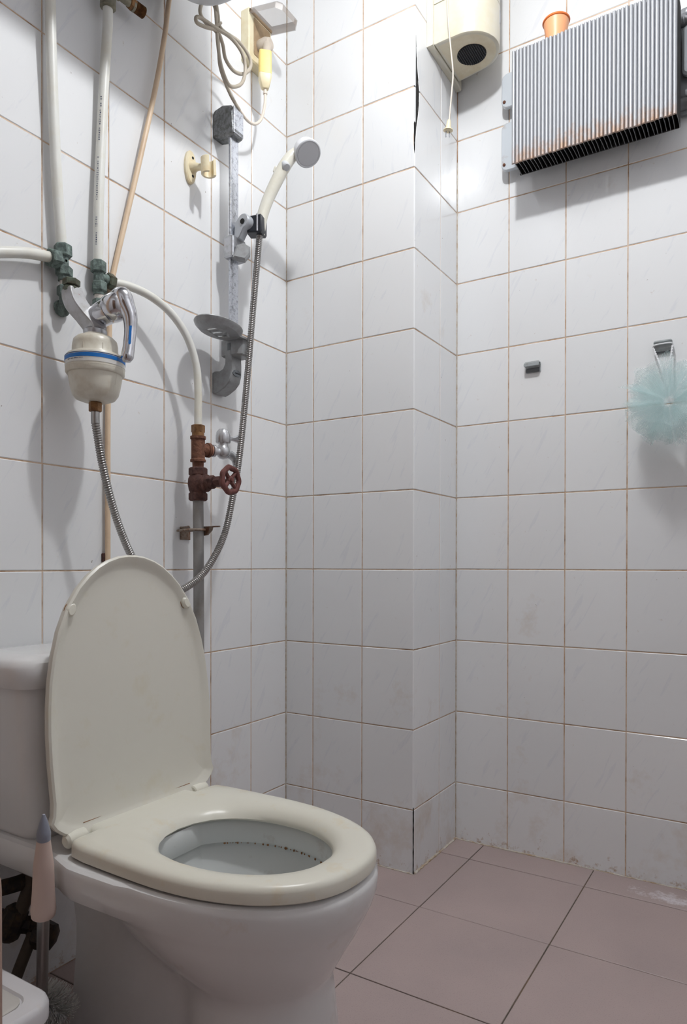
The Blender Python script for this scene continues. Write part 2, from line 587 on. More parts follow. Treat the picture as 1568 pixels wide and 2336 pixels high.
def inset(ol, d):
    n = len(ol)
    area = sum(ol[i][0] * ol[(i + 1) % n][1] - ol[(i + 1) % n][0] * ol[i][1] for i in range(n))
    s = 1 if area > 0 else -1
    out = []
    for i in range(n):
        a, b, c = Vector(ol[i - 1]), Vector(ol[i]), Vector(ol[(i + 1) % n])
        e1, e2 = (b - a), (c - b)
        if e1.length < 1e-9 or e2.length < 1e-9:
            out.append(tuple(b))
            continue
        e1.normalize()
        e2.normalize()
        n1, n2 = V(-e1.y, e1.x) * s, V(-e2.y, e2.x) * s
        m = n1 + n2
        if m.length < 1e-6:
            m = n1
        m.normalize()
        k = d / max(0.4, m.dot(n1))
        out.append(tuple(b + m * k))
    return out


def rrect(w, h, r, n=4):
    r = min(r, w / 2 - 1e-5, h / 2 - 1e-5)
    out = []
    for cx, cy, a0 in ((w / 2 - r, h / 2 - r, 0), (-w / 2 + r, h / 2 - r, 90), (-w / 2 + r, -h / 2 + r, 180), (w / 2 - r, -h / 2 + r, 270)):
        for k in range(n + 1):
            a = math.radians(a0 + 90 * k / n)
            out.append((cx + r * math.cos(a), cy + r * math.sin(a)))
    return out


def ell(a, b, n=24):
    return [(a * math.cos(2 * PI * i / n), b * math.sin(2 * PI * i / n)) for i in range(n)]


def tag(o, label, cat, group=None, kind=None):
    o['label'] = label
    o['category'] = cat
    if group:
        o['group'] = group
    if kind:
        o['kind'] = kind
    return o


def thing(name, label, cat, loc, group=None):
    o = bpy.data.objects.new(name, None)
    o.empty_display_size = 0.03
    COL.objects.link(o)
    o.location = loc
    return tag(o, label, cat, group)


def struct(o, label=None):
    o['kind'] = 'structure'
    if label:
        o['label'] = label
    return o


X, Y, Z = V(1, 0, 0), V(0, 1, 0), V(0, 0, 1)
YB = 0.2686       # plane of the back wall
XC = 0.3951       # outer edge of the boxed-in pipe chase
HT = 2.46         # ceiling height
XR, YF = 1.55, -2.05

# ------------------------------------------------------------------ room shell
TT = 0.006


def slab(name, lo, hi, m, label=None):
    g = G()
    c = (Vector(lo) + Vector(hi)) / 2
    s = Vector(hi) - Vector(lo)
    g.box(c, s)
    return struct(g.build(name, m, loc=(c.x, c.y, lo[2])), label)


GR = 0.0013   # depth of the joints
wall_left = slab('wall_left', (-0.12, YF, 0), (-GR, 0.30, HT), grout_m, 'white tiled left wall')
wall_chase = slab('wall_chase', (-GR, GR, 0), (XC - GR, YB + 0.1, HT), grout_m, 'white tiled boxed-in pipe chase in the corner')
wall_back = slab('wall_back', (XC - GR, YB + GR, 0), (XR, YB + 0.12, HT), grout_m, 'white tiled back wall')
floor = slab('floor', (-0.12, YF, -0.1), (XR, YB + 0.12, -0.0016), floor_grout, 'dusty pink tiled floor')
ceiling = slab('ceiling', (-0.12, YF, HT), (XR + 0.1, YB + 0.12, HT + 0.1), ceil_m, 'plain white ceiling')


def uv_plane_box(name, lo, hi, axes):
    o = slab(name, lo, hi, farwall_m)
    uvl = o.data.uv_layers.new(name='uv')
    for poly in o.data.polygons:
        for li in poly.loop_indices:
            co = o.data.vertices[o.data.loops[li].vertex_index].co + Vector(o.location)
            uvl.data[li].uv = (co[axes[0]], co[axes[1]] + 0.04)
    return o


wall_right = uv_plane_box('wall_right', (XR, YF, 0), (XR + 0.1, YB + 0.12, HT), (1, 2))
wall_front = uv_plane_box('wall_front', (-0.12, YF - 0.1, 0), (XR + 0.1, YF, HT), (0, 2))

g = G()
g.box((0.95, YF + 0.012, 1.0), (0.80, 0.024, 2.0), 0.002)  # unseen door panel, added to darken the bounce from this wall
door = struct(g.build('added_door_1', simple('added_door_brown', srgb(112, 84, 64), 0.5, 0, srgb(92, 66, 50), 0.6, 12.0)), 'unseen brown door added behind the camera to cut bounced light')
g = G()
g.tube([(1.27, YF + 0.024, 1.0), (1.27, YF + 0.07, 1.0), (1.24, YF + 0.075, 1.0), (1.16, YF + 0.075, 1.0)], 0.008, 10, 5)
g.build('handle', dull_chrome, door)

_tiles = {}


def tile_mesh(w, h, m, bevel=0.0013, thick=TT):
    key = (round(w, 4), round(h, 4), m.name)
    if key in _tiles:
        return _tiles[key]
    me = bpy.data.meshes.new('tile')
    vs, fs = [], []
    for ins, z in ((0, -thick), (0, -bevel * 0.8), (bevel, 0)):
        for sx, sy in ((-1, -1), (1, -1), (1, 1), (-1, 1)):
            vs.append((sx * (w / 2 - ins), sy * (h / 2 - ins), z))
    for k in range(2):
        for i in range(4):
            j = (i + 1) % 4
            fs.append((4 * k + i, 4 * k + j, 4 * k + 4 + j, 4 * k + 4 + i))
    fs.append((8, 9, 10, 11))
    me.from_pydata(vs, [], fs)
    me.materials.append(m)
    _tiles[key] = me
    return me


WL = Matrix(((0, 0, 1), (1, 0, 0), (0, 1, 0)))      # facing +x
WB = Matrix(((1, 0, 0), (0, 0, -1), (0, 1, 0)))     # facing -y
WF = Matrix.Identity(3)


def tile(parent, me, pos, rot, tilt=0.0012):
    o = bpy.data.objects.new('tile', me)
    COL.objects.link(o)
    o.parent = parent
    j = Matrix.Rotation(rnd.uniform(-tilt, tilt), 3, 'X') @ Matrix.Rotation(rnd.uniform(-tilt, tilt), 3, 'Y')
    M = (rot @ j).to_4x4()
    M.translation = Vector(pos) - parent_origin(parent) + rot @ V(0, 0, rnd.uniform(-0.0003, 0.0003))
    o.matrix_local = M
    return o


JW = 0.0026
ROWS = [0.0, 0.16] + [0.16 + 0.2 * k for k in range(1, 12)]
ROWS = [r for r in ROWS if r < HT] + [HT]
ROWS = sorted(set(round(r, 4) for r in ROWS))


def tile_wall(parent, cols, rot, place, rows=ROWS, skip=()):
    for i in range(len(cols) - 1):
        for k in range(len(rows) - 1):
            if (i, k) in skip:
                continue
            w, h = cols[i + 1] - cols[i] - JW, rows[k + 1] - rows[k] - JW
            tile(parent, tile_mesh(w, h, tile_m), place((cols[i] + cols[i + 1]) / 2, (rows[k] + rows[k + 1]) / 2), rot)


left_cols = sorted([0.0] + [-0.1505 - 0.1518 * i for i in range(7)])
tile_wall(wall_left, left_cols, WL, lambda a, z: (0, a, z))
# the row layout puts 1.76-1.96 and 1.96-2.16 beside the broken corner
kb = [k for k in range(len(ROWS) - 1) if 1.75 < ROWS[k] < 2.0]
chase_front_cols = [0.0, 0.0904, 0.2452, XC]
tile_wall(wall_chase, chase_front_cols, WB, lambda a, z: (a, 0, z), skip={(2, k) for k in kb})
chase_side_cols = [0.0, 0.1575, YB]
tile_wall(wall_chase, chase_side_cols, WL, lambda a, z: (XC, a, z), skip={(0, k) for k in kb})
back_cols = [XC, 0.5447, 0.6957, 0.8465, 0.9973, 1.1481, 1.2989, 1.4497]
tile_wall(wall_back, back_cols, WB, lambda a, z: (a, YB, z))


def shaped_tile(parent, outline, rot, pos):
    """a broken tile: outline in the tile's own plane, origin at pos"""
    g = G()
    M = rot.to_4x4()
    M.translation = Vector(pos)
    ea, eb, en = rot @ X, rot @ Y, rot @ Z
    g.prism(outline, Vector(pos) - en * TT, ea, eb, en, TT, 0.0012)
    return g.build('tile', tile_m, parent, angle=20)


z0, z1, z2 = 1.76 + JW / 2, 1.96, 2.16 - JW / 2
g0 = JW / 2
# side tiles whose front edge has broken away
shaped_tile(wall_chase, [(0.0012, z0), (0.1575 - g0, z0), (0.1575 - g0, z1 - g0), (0.0262, z1 - g0), (0.0235, 1.925), (0.019, 1.90), (0.012, 1.872), (0.008, 1.855), (0.0045, 1.83), (0.002, 1.80)], WL, (XC, 0, 0))
shaped_tile(wall_chase, [(0.0262, z1 + g0), (0.1575 - g0, z1 + g0), (0.1575 - g0, z2), (0.0022, z2), (0.004, 2.13), (0.008, 2.085), (0.011, 2.05), (0.0128, 2.035), (0.0145, 2.01), (0.0195, 1.99)], WL, (XC, 0, 0))
# front tiles with a chipped right edge
shaped_tile(wall_chase, [(0.2452 + g0, z0), (XC - 0.0004, z0), (XC - 0.0004, 1.79), (XC - 0.002, 1.80), (XC - 0.004, 1.815), (XC - 0.0045, 1.835), (XC - 0.003, 1.852), (XC - 0.0036, 1.868), (XC - 0.0006, 1.873), (XC - 0.0004, z1 - g0), (0.2452 + g0, z1 - g0)], WB, (0, 0, 0))
shaped_tile(wall_chase, [(0.2452 + g0, z1 + g0), (XC - 0.0004, z1 + g0), (XC - 0.0004, z2), (0.2452 + g0, z2)], WB, (0, 0, 0))
g = G()
for k in range(14):
    zz = 1.79 + k * 0.026
    wv = 0.008 + 0.022 * math.exp(-((zz - 1.955) / 0.09) ** 2)
    c = V(XC - 0.0022 + rnd.uniform(-0.0003, 0.0003), 0.0008 + wv / 2, zz)
    g.box(c, (0.0024, wv, 0.027))
g.build('mortar_gap_shade', mortar_shade_grime, wall_chase)  # thin mortar plates, the gap's dark depth is painted on them

fx = [-0.12, 0.184, 0.4792, 0.7713, 1.0640, 1.3567, XR]
fy = [YF, -1.9455, -1.6435, -1.3425, -1.0415, -0.7405, -0.4395, -0.1395, 0.1608, YB + 0.02]
for i in range(len(fx) - 1):
    for k in range(len(fy) - 1):
        w, h = fx[i + 1] - fx[i] - 0.0024, fy[k + 1] - fy[k] - 0.0024
        tile(floor, tile_mesh(w, h, floor_m, 0.0009, 0.008), ((fx[i] + fx[i + 1]) / 2, (fy[k] + fy[k + 1]) / 2, 0), WF, 0.0004)


def caulk(name, a, b, r):
    a, b = Vector(a), Vector(b)
    n = max(2, int((b - a).length / 0.008))
    path = [a + (b - a) * (i / n) + V(rnd.uniform(-1, 1), rnd.uniform(-1, 1), rnd.uniform(-1, 1)) * r * 0.22 for i in range(n + 1)]
    g = G()
    rs = [r * rnd.uniform(0.7, 1.15) for _ in path]
    g.tube(path, rs, 6, 1, False)
    return struct(g.build(name, caulk_m), 'irregular off-white sealant bead where the tiles meet')


caulk('trim_1', (XC + 0.0006, 0.004, 0.0006), (XC + 0.0006, YB, 0.0006), 0.0042)
caulk('trim_2', (XC, YB - 0.0005, 0.0006), (0.74, YB - 0.0005, 0.0006), 0.0030)
caulk('trim_3', (XC + 0.0004, YB - 0.0004, 0.003), (XC + 0.0004, YB - 0.0004, 1.9), 0.0022)
caulk('trim_4', (0.0004, -0.0004, 0.003), (0.0004, -0.0004, 2.4), 0.0018)
caulk('trim_5', (0.74, YB - 0.0005, 0.0004), (XR, YB - 0.0005, 0.0004), 0.0022)
caulk('trim_6', (0.0, -0.0005, 0.0004), (XC, -0.0005, 0.0004), 0.0022)

g = G()
g.tube([(XC + 0.0004, -0.0004, 0.002 + 0.011 * i) for i in range(16)], [0.0014 * rnd.uniform(0.5, 1.2) for _ in range(16)], 6, 1, False)
struct(g.build('trim_7', mortar_shade_grime), 'black grime line on the lower edge of the chase')

# lamp on the ceiling (above the frame)
t = thing('ceiling_lamp', 'small round ceiling lamp with a bare white bulb', 'lamp', (LAMP.x, LAMP.y, HT - 0.03))
G().lathe([(0.018, 0), (0.022, 0.004), (0.022, 0.03), (0.008, 0.034), (0.008, 0.038), (0.05, 0.042), (0.05, HT - LAMP.z - 0.0702)], (LAMP.x, LAMP.y, LAMP.z + 0.07), Z, 24).build('base', white_plastic, t)
G().lathe([(0.001, -0.002), (0.02, 0.0), (0.024, 0.01), (0.018, 0.02), (0.012, 0.026)], (LAMP.x, LAMP.y, LAMP.z + 0.045), Z, 20).build('bulb', bulb_m, t)


# ------------------------------------------------------------------ toilet
TY = -0.745


def T(u, v, z):
    return V(u, TY + v, z)


toilet = thing('toilet', 'white ceramic toilet with raised cream lid standing against the left wall', 'toilet', (0.36, TY, 0.0))


def interp(tab, u):
    if u <= tab[0][0]:
        return tab[0][1]
    for (a, x), (b, y) in zip(tab, tab[1:]):
        if u <= b:
            t = (u - a) / (b - a)
            t = t * t * (3 - 2 * t) if False else t
            return x + (y - x) * t
    return tab[-1][1]


def section(ur, uf, tab, b, uc, z, n=30, expo=2.2):
    """closed outline at height z: widths from tab behind uc, superellipse of half width b in front of uc"""
    half = []
    nr, nf = 16, 20
    for i in range(nr):
        u = ur + (uc - ur) * i / nr
        half.append((u, interp(tab, u)))
    for i in range(nf + 1):
        a = PI / 2 * (1 - i / nf)
        c, s = math.cos(a), math.sin(a)
        half.append((uc + (uf - uc) * (abs(c) ** (2 / expo)), b * (abs(s) ** (2 / expo))))
    half[-1] = (uf, 0.0)
    pts = half + [(u, -v) for u, v in reversed(half[:-1])]
    return [T(u, v, z) for u, v in pts], [(u, v) for u, v in pts]


RT = [(0.02, 0.158), (0.03, 0.164), (0.235, 0.165), (0.262, 0.170), (0.285, 0.181), (0.31, 0.182), (0.42, 0.180)]


def scale_tab(tab, d):
    return [(u, w + d) for u, w in tab]


NAR = 0.082
secs = [
    section(0.030, 0.676, scale_tab(RT, -0.009), 0.166, 0.42, 0.3375),
    section(0.024, 0.683, scale_tab(RT, -0.003), 0.172, 0.42, 0.3345),
    section(0.02, 0.687, RT, 0.175, 0.42, 0.326),
    section(0.02, 0.685, scale_tab(RT, -0.003), 0.173, 0.42, 0.305),
    section(0.024, 0.679, scale_tab(RT, -0.008), 0.168, 0.425, 0.288),
    section(0.04, 0.676, [(0.02, 0.149), (0.262, 0.152), (0.31, 0.160), (0.43, 0.166)], 0.1655, 0.43, 0.282),
    section(0.07, 0.674, [(0.07, 0.12), (0.24, 0.125), (0.30, 0.143), (0.37, 0.157), (0.43, 0.163)], 0.1635, 0.43, 0.2785),
    section(0.17, 0.669, [(0.17, NAR), (0.255, NAR), (0.285, 0.112), (0.33, 0.140), (0.44, 0.159)], 0.159, 0.44, 0.268),
    section(0.18, 0.654, [(0.18, NAR), (0.29, NAR), (0.325, 0.106), (0.38, 0.132), (0.46, 0.146)], 0.146, 0.46, 0.240),
    section(0.185, 0.636, [(0.18, NAR), (0.335, NAR), (0.375, 0.102), (0.42, 0.117), (0.48, 0.127)], 0.127, 0.48, 0.210),
    section(0.19, 0.622, [(0.19, NAR), (0.39, NAR), (0.425, 0.094), (0.50, 0.108)], 0.108, 0.50, 0.185),
    section(0.19, 0.616, [(0.19, NAR), (0.43, NAR), (0.45, 0.091), (0.50, 0.099)], 0.099, 0.50, 0.170),
    section(0.19, 0.620, [(0.19, NAR), (0.445, NAR), (0.457, 0.094), (0.50, 0.100)], 0.100, 0.50, 0.155),
    section(0.185, 0.626, [(0.18, NAR), (0.447, NAR), (0.459, 0.096), (0.50, 0.103)], 0.103, 0.50, 0.10),
    section(0.18, 0.632, [(0.18, NAR + 0.004), (0.447, NAR + 0.004), (0.459, 0.10), (0.50, 0.107)], 0.107, 0.50, 0.03),
    section(0.175, 0.638, [(0.17, NAR + 0.01), (0.445, NAR + 0.01), (0.46, 0.106), (0.50, 0.112)], 0.112, 0.50, 0.001),
]
HC = 0.477      # centre of the opening


def hole(flat, a, b, z, expo=2.15, c=HC):
    out = []
    for u, v in flat:
        th = math.atan2(v / b, (u - c) / a)
        co, si = math.cos(th), math.sin(th)
        out.append(T(c + a * math.copysign(abs(co) ** (2 / expo), co), b * math.copysign(abs(si) ** (2 / expo), si), z))
    return out


flat0 = secs[0][1]
g = G()
rings = [s[0] for s in secs]
g.loft(rings, True, False, True)
g.loft([rings[0], hole(flat0, 0.152, 0.121, 0.3375)], True, False, False)
bowl = g.build('bowl', ceramic, toilet, angle=42)
g = G()
g.loft([hole(flat0, 0.152, 0.121, 0.3376), hole(flat0, 0.149, 0.118, 0.333), hole(flat0, 0.147, 0.116, 0.304), hole(flat0, 0.149, 0.118, 0.2995),
        hole(flat0, 0.156, 0.126, 0.2990), hole(flat0, 0.156, 0.126, 0.292), hole(flat0, 0.143, 0.115, 0.262), hole(flat0, 0.115, 0.092, 0.225), hole(flat0, 0.078, 0.064, 0.185), hole(flat0, 0.045, 0.04, 0.155), hole(flat0, 0.02, 0.02, 0.14)], True, False, True)
inner = g.build('bowl_interior', bowl_in, toilet, angle=42)
# rusty scum hanging under the rim
g = G()
for k in range(70):
    a = rnd.uniform(0, 2 * PI)
    if rnd.random() < 0.5:
        a = rnd.uniform(0.2 * PI, 0.8 * PI)
    p = T(HC + 0.147 * math.cos(a), 0.116 * math.sin(a), 0.3)
    rr = rnd.uniform(0.0006, 0.0017)
    g.lathe([(rr * 0.3, -rr * 1.6), (rr, -rr * 0.5), (rr * 0.8, rr * 0.6), (rr * 0.2, rr)], p, Z, 6)
g.build('rust_scum', rust_line, toilet)['kind'] = 'stuff'

# tank and tank lid
def rr_ring(cx, w, d, r, z, n=6, cy=0.0):
    return [T(cx + a, cy + b, z) for a, b in rrect(w, d, r, n)]


g = G()
g.loft([rr_ring(0.104, 0.150, 0.292, 0.035, 0.334), rr_ring(0.104, 0.158, 0.306, 0.035, 0.345), rr_ring(0.104, 0.166, 0.322, 0.035, 0.43), rr_ring(0.104, 0.172, 0.336, 0.035, 0.580)])
g.build('tank', ceramic, toilet)
g = G()
g.loft([rr_ring(0.1045, 0.172, 0.340, 0.035, 0.5785), rr_ring(0.1045, 0.188, 0.358, 0.04, 0.5800), rr_ring(0.1045, 0.196, 0.368, 0.042, 0.589), rr_ring(0.1045, 0.197, 0.370, 0.042, 0.611), rr_ring(0.1045, 0.192, 0.362, 0.04, 0.620), rr_ring(0.1045, 0.176, 0.345, 0.036, 0.6265), rr_ring(0.1045, 0.12, 0.28, 0.03, 0.629)])
g.build('tank_lid', ceramic, toilet)

# seat
half = [(0.238, 0.0), (0.238, 0.05), (0.238, 0.106), (0.2685, 0.110), (0.2695, 0.125), (0.270, 0.143), (0.273, 0.153), (0.282, 0.160), (0.31, 0.164), (0.35, 0.1655), (0.39, 0.1665)]
for i in range(0, 25):
    a = PI / 2 * (1 - i / 24)
    e = 2.25
    half.append((0.43 + 0.254 * abs(math.cos(a)) ** (2 / e), 0.167 * abs(math.sin(a)) ** (2 / e)))
half[-1] = (0.684, 0.0)
flat = half + [(u, -v) for u, v in reversed(half[1:-1])]


def sring(blend, z, off=0.0, a=0.139, b=0.108):
    ol = inset(flat, off) if off else flat
    inn = hole(flat, a, b, z)
    return [T(u, v, z).lerp(q, blend) for (u, v), q in zip(ol, inn)]


g = G()
rs = [sring(0, 0.3395, 0.004), sring(0, 0.3425), sring(0, 0.356), sring(0, 0.3615, 0.0025), sring(0, 0.3645, 0.008), sring(0.25, 0.3655, 0.0), sring(0.5, 0.3652), sring(0.72, 0.3625), sring(0.87, 0.357), sring(0.96, 0.350), sring(1.0, 0.343), sring(0.97, 0.3395)]
g.loft(rs + [rs[0]], True, False, False)
seat = g.build('seat', seat_m, toilet, angle=50)

# lid, leaning back against the tank
LB = T(0.2545, 0, 0.356)
Ldir = (T(0.2245, 0, 0.787) - LB).normalized()
Ln = Ldir.cross(Y) * -1
Ln = V(Ldir.z, 0, -Ldir.x)       # points towards the room
lw = [(-0.004, 0.118), (0.003, 0.140), (0.010, 0.155), (0.020, 0.167), (0.031, 0.1745), (0.042, 0.1700), (0.06, 0.1685), (0.085, 0.1700), (0.12, 0.1718), (0.1626, 0.1722), (0.20, 0.1705), (0.239, 0.1665), (0.277, 0.1590), (0.3155, 0.1475), (0.351, 0.1310), (0.381, 0.1090), (0.400, 0.0890), (0.414, 0.0700), (0.424, 0.0500), (0.431, 0.0270), (0.433, 0.0090)]
lout = [(v, s) for s, v in lw] + [(-v, s) for s, v in reversed(lw)]


def lring(ins, d, k=1.0):
    ol = inset(lout, ins) if ins else lout
    return [LB + Y * (v * k) + Ldir * (0.2 + (s - 0.2) * k) + Ln * d for v, s in ol]


g = G()
g.loft([lring(0.02, -0.0175, 0.93), lring(0.008, -0.016), lring(0.002, -0.010), lring(0, -0.003), lring(0, 0.002), lring(0.003, 0.0045), lring(0.0065, 0.0035), lring(0.014, -0.0015), lring(0.020, -0.0035), lring(0.020, -0.0045, 0.9), lring(0.020, -0.005, 0.7), lring(0.02, -0.005, 0.4), lring(0.02, -0.005, 0.1)])
lid = g.build('seat_lid', lid_m, toilet, angle=50)
for s in (-1, 1):
    g = G()
    c = LB + Y * (0.1235 * s) + Ldir * 0.3465 - Ln * 0.003
    g.prism(ell(0.0085, 0.0115, 18), c, (Y + Ldir * 0.5 * s).normalized(), (Ldir - Y * 0.5 * s).normalized(), Ln, 0.0085, 0.003)
    g.build('bumper', seat_m, lid)
    g = G()
    g.prism(ell(0.0095, 0.0125, 18), c, (Y + Ldir * 0.5 * s).normalized(), (Ldir - Y * 0.5 * s).normalized(), Ln, 0.0012)
    g.build('bumper_stain', rust_line, lid)
    # hinge knuckle between lid and seat
    a, b = T(0.2555, 0.116 * s, 0.3555), T(0.2555, 0.152 * s, 0.3555)
    g = G()
    g.tube([a, a.lerp(b, 0.05), a.lerp(b, 0.5), a.lerp(b, 0.9), b], [0.0095, 0.0118, 0.0122, 0.0115, 0.007], 14, 1, False)
    g.build('hinge', seat_m, lid)
    # thin rust-stained slot edges above the hinges
    g = G()
    ys = 0.060 * s
    p0, p1 = LB + Y * ys + Ldir * 0.016 - Ln * 0.0045, LB + Y * (0.115 * s) + Ldir * 0.016 - Ln * 0.0035
    g.tube([p0, p1], 0.0007, 6, 1, False)
    g.tube([p0, p0 - Ldir * 0.008], 0.0007, 6, 1, False)
    g.build('slot_edge', rust_line, lid)

# ------------------------------------------------------------------ toilet brush, bin, stick, stop valve
bp = [V(0.292, -0.9575, 0.4225), V(0.267, -0.9410, 0.268), V(0.2130, -0.9060, 0.118), V(0.205, -0.894, 0.085)]
t = thing('toilet_brush', 'toilet brush with dusty pink grip and steel rod behind the white bin', 'brush', (0.205, -0.894, 0.03))
ax = (bp[0] - bp[1])
g = G()
g.tube([bp[1], bp[1] + ax * 0.06, bp[1] + ax * 0.25, bp[1] + ax * 0.5, bp[1] + ax * 0.76], [0.0165, 0.0175, 0.0152, 0.0140, 0.0090], 18, 8)
g.build('grip', brush_pink, t)
g = G()
g.tube([bp[1] + ax * 0.755, bp[1] + ax * 0.82, bp[1] + ax * 0.92, bp[1] + ax * 1.0], [0.0095, 0.0096, 0.0060, 0.0018], 18, 6)
g.build('grip_tip', brush_grey, t)
g = G()
g.tube([bp[1], bp[2]], 0.0085, 14, 1, False)
g.build('rod', rod_m, t)
g = G()
hd = V(0.45, 0.55, -0.7).normalized()
hc = bp[3] + V(-0.002, 0.01, -0.002)
g.tube([bp[2], bp[3], hc + hd * 0.03], 0.006, 10, 4)
g.build('brush_core', white_plastic, t)
g = G()
for k in range(620):
    a, h = rnd.uniform(0, 2 * PI), rnd.uniform(-0.025, 0.03)
    e1, e2 = perp(hd)
    d = (e1 * math.cos(a) + e2 * math.sin(a) + hd * rnd.uniform(-0.25, 0.25)).normalized()
    o = hc + hd * h
    L = 0.036 * math.sqrt(max(0.25, 1 - (h / 0.045) ** 2)) * rnd.uniform(0.92, 1.05)
    e = perp(d)[0] * 0.0006
    f_ = d.cross(e)
    g.loft([[o + e, o + f_, o - e, o - f_], [o + d * L + e, o + d * L + f_, o + d * L - e, o + d * L - f_]], True, False, True)
g.build('bristles', bristle, t)['kind'] = 'stuff'

t = thing('waste_bin', 'white plastic bin with grey inset lid panel at the lower left', 'bin', (0.205, -1.125, 0.0))
bc = V(0.208, -1.117, 0.006)
w_, d_ = 0.318, 0.266
P = lambda w, d, r, z: [bc + V(a, b, z) for a, b in rrect(w, d, r, 6)]
G().loft([P(w_ - 0.06, d_ - 0.06, 0.03, -0.0055), P(w_ - 0.05, d_ - 0.05, 0.035, 0.01), P(w_ - 0.012, d_ - 0.012, 0.035, 0.178)]).build('body', bin_white, t)
lidb = G().loft([P(w_ - 0.012, d_ - 0.012, 0.035, 0.172), P(w_, d_, 0.037, 0.176), P(w_, d_, 0.037, 0.192), P(w_ - 0.005, d_ - 0.005, 0.035, 0.198), P(w_ - 0.012, d_ - 0.012, 0.033, 0.2005), P(w_ - 0.052, d_ - 0.052, 0.022, 0.2000), P(w_ - 0.056, d_ - 0.056, 0.021, 0.1965)]).build('rim_lid', bin_white, t)
G().loft([P(w_ - 0.060, d_ - 0.060, 0.02, 0.196), P(w_ - 0.060, d_ - 0.060, 0.02, 0.1985), P(w_ - 0.066, d_ - 0.066, 0.018, 0.2)]).build('panel', bin_grey, lidb)

g = G()
g.tube([(0.4020, -1.0937, 0.0005), (0.4020, -1.0937, 0.2), (0.4020, -1.0937, 0.395), (0.4020, -1.0937, 0.402)], [0.0056, 0.0054, 0.005, 0.0022], 12, 3)
tag(g.build('wooden_stick', stick_m), 'thin pale brown stick standing at the left picture edge', 'stick')

t = thing('stop_valve', 'blackened stop valve and flexible pipe under the toilet tank', 'valve', (0.08, -0.86, 0.09))
g = G()
g.lathe([(0.021, 0), (0.021, 0.005), (0.011, 0.008), (0.011, 0.05)], (0.0005, -0.864, 0.172), X, 18)
g.build('wall_flange', valve_black, t)
g = G()
g.lathe([(0.012, -0.03), (0.019, -0.024), (0.021, 0), (0.019, 0.022), (0.012, 0.028)], (0.075, -0.866, 0.172), V(0.2, 0.3, 0.9), 8)
g.lathe([(0.015, 0), (0.015, 0.02), (0.019, 0.022), (0.019, 0.04), (0.01, 0.046)], (0.075, -0.860, 0.166), V(0.5, 0.85, -0.3), 8)
g.build('valve_body', valve_black, t)
g = G()
g.lathe([(0.008, 0), (0.022, 0.004), (0.024, 0.012), (0.022, 0.03), (0.010, 0.036)], (0.105, -0.842, 0.152), V(0.75, 0.2, -0.1), 8)
g.build('handle', valve_black, t)
g = G()
g.tube([(0.085, -0.862, 0.18), (0.09, -0.852, 0.21), (0.1, -0.845, 0.25), (0.1, -0.845, 0.282)], 0.0115, 12, 6)
g.build('tail_pipe', valve_brown, t)
g = G()
g.tube([(0.1, -0.845, 0.150), (0.11, -0.872, 0.118), (0.115, -0.895, 0.085), (0.11, -0.92, 0.05), (0.09, -0.96, 0.02)], 0.0095, 12, 6)
g.build('flexible_pipe', valve_brown, t)
g = G()
g.tube([(0.1, -0.98, 0.262), (0.085, -0.91, 0.245), (0.085, -0.86, 0.238), (0.095, -0.835, 0.245)], 0.013, 12, 6)
g.build('cross_pipe', valve_black, t)


# ------------------------------------------------------------------ water pipes on the left wall
def hexnut(g, o, axis, r, h, ch=0.0015, phase=0.3):
    g.lathe([(r - ch, 0), (r, ch), (r, h - ch), (r - ch, h)], o, axis, 6, None, phase)


g = G()
g.tube([(0.120, -0.830, 1.985), (0.090, -0.815, 1.93), (0.040, -0.774, 1.87), (0.026, -0.7597, 1.8065), (0.023, -0.7559, 1.7462), (0.0205, -0.7514, 1.6694), (0.019, -0.7458, 1.5759), (0.019, -0.7394, 1.4734), (0.020, -0.7308, 1.3655)], 0.0098, 16, 8)
tag(g.build('water_pipe', white_pipe), 'white plastic water pipe, leftmost of the upright ones, above the corroded tee', 'pipe', 'white plastic water pipes')

t = thing('water_pipe', 'white plastic water pipe with faded lettering, second upright one from the left', 'pipe', (0.020, -0.648, 1.365), 'white plastic water pipes')
pathB = [(0.032, -0.6349, 1.8815), (0.0290, -0.6325, 1.845), (0.024, -0.6315, 1.8086), (0.019, -0.6339, 1.7221), (0.016, -0.6378, 1.6165), (0.017, -0.6439, 1.5091), (0.019, -0.6472, 1.42), (0.020, -0.6484, 1.366)]
g = G()
g.tube(pathB, 0.0098, 16, 8)
pb = g.build('pipe', white_pipe, t)
# faded lettering running down the pipe: little raised strokes
g = G()
pts = resample(spline(pathB, 12), 0.0045)
for i, p in enumerate(pts):
    zz = p.z
    if not (1.40 < zz < 1.70):
        continue
    grp = int((1.70 - zz) / 0.03)
    if grp % 4 == 3 or rnd.random() < 0.12:
        continue
    vd = (CAM - p)
    vd.z = 0
    vd = (vd.normalized() + V(-0.25, -0.35, 0)).normalized()
    sd = V(-vd.y, vd.x, 0)
    c = p + vd * 0.0097
    hh, ww = rnd.uniform(0.0008, 0.0016), rnd.uniform(0.0006, 0.0013)
    for kx in (-1, 1):
        cc = c + sd * kx * rnd.uniform(0.0004, 0.0014)
        g.prism([(-ww / 2, -hh), (ww / 2, -hh), (ww / 2, hh), (-ww / 2, hh)], cc, sd, Z, vd, 0.00025)
g.build('lettering', ink, pb)['kind'] = 'stuff'

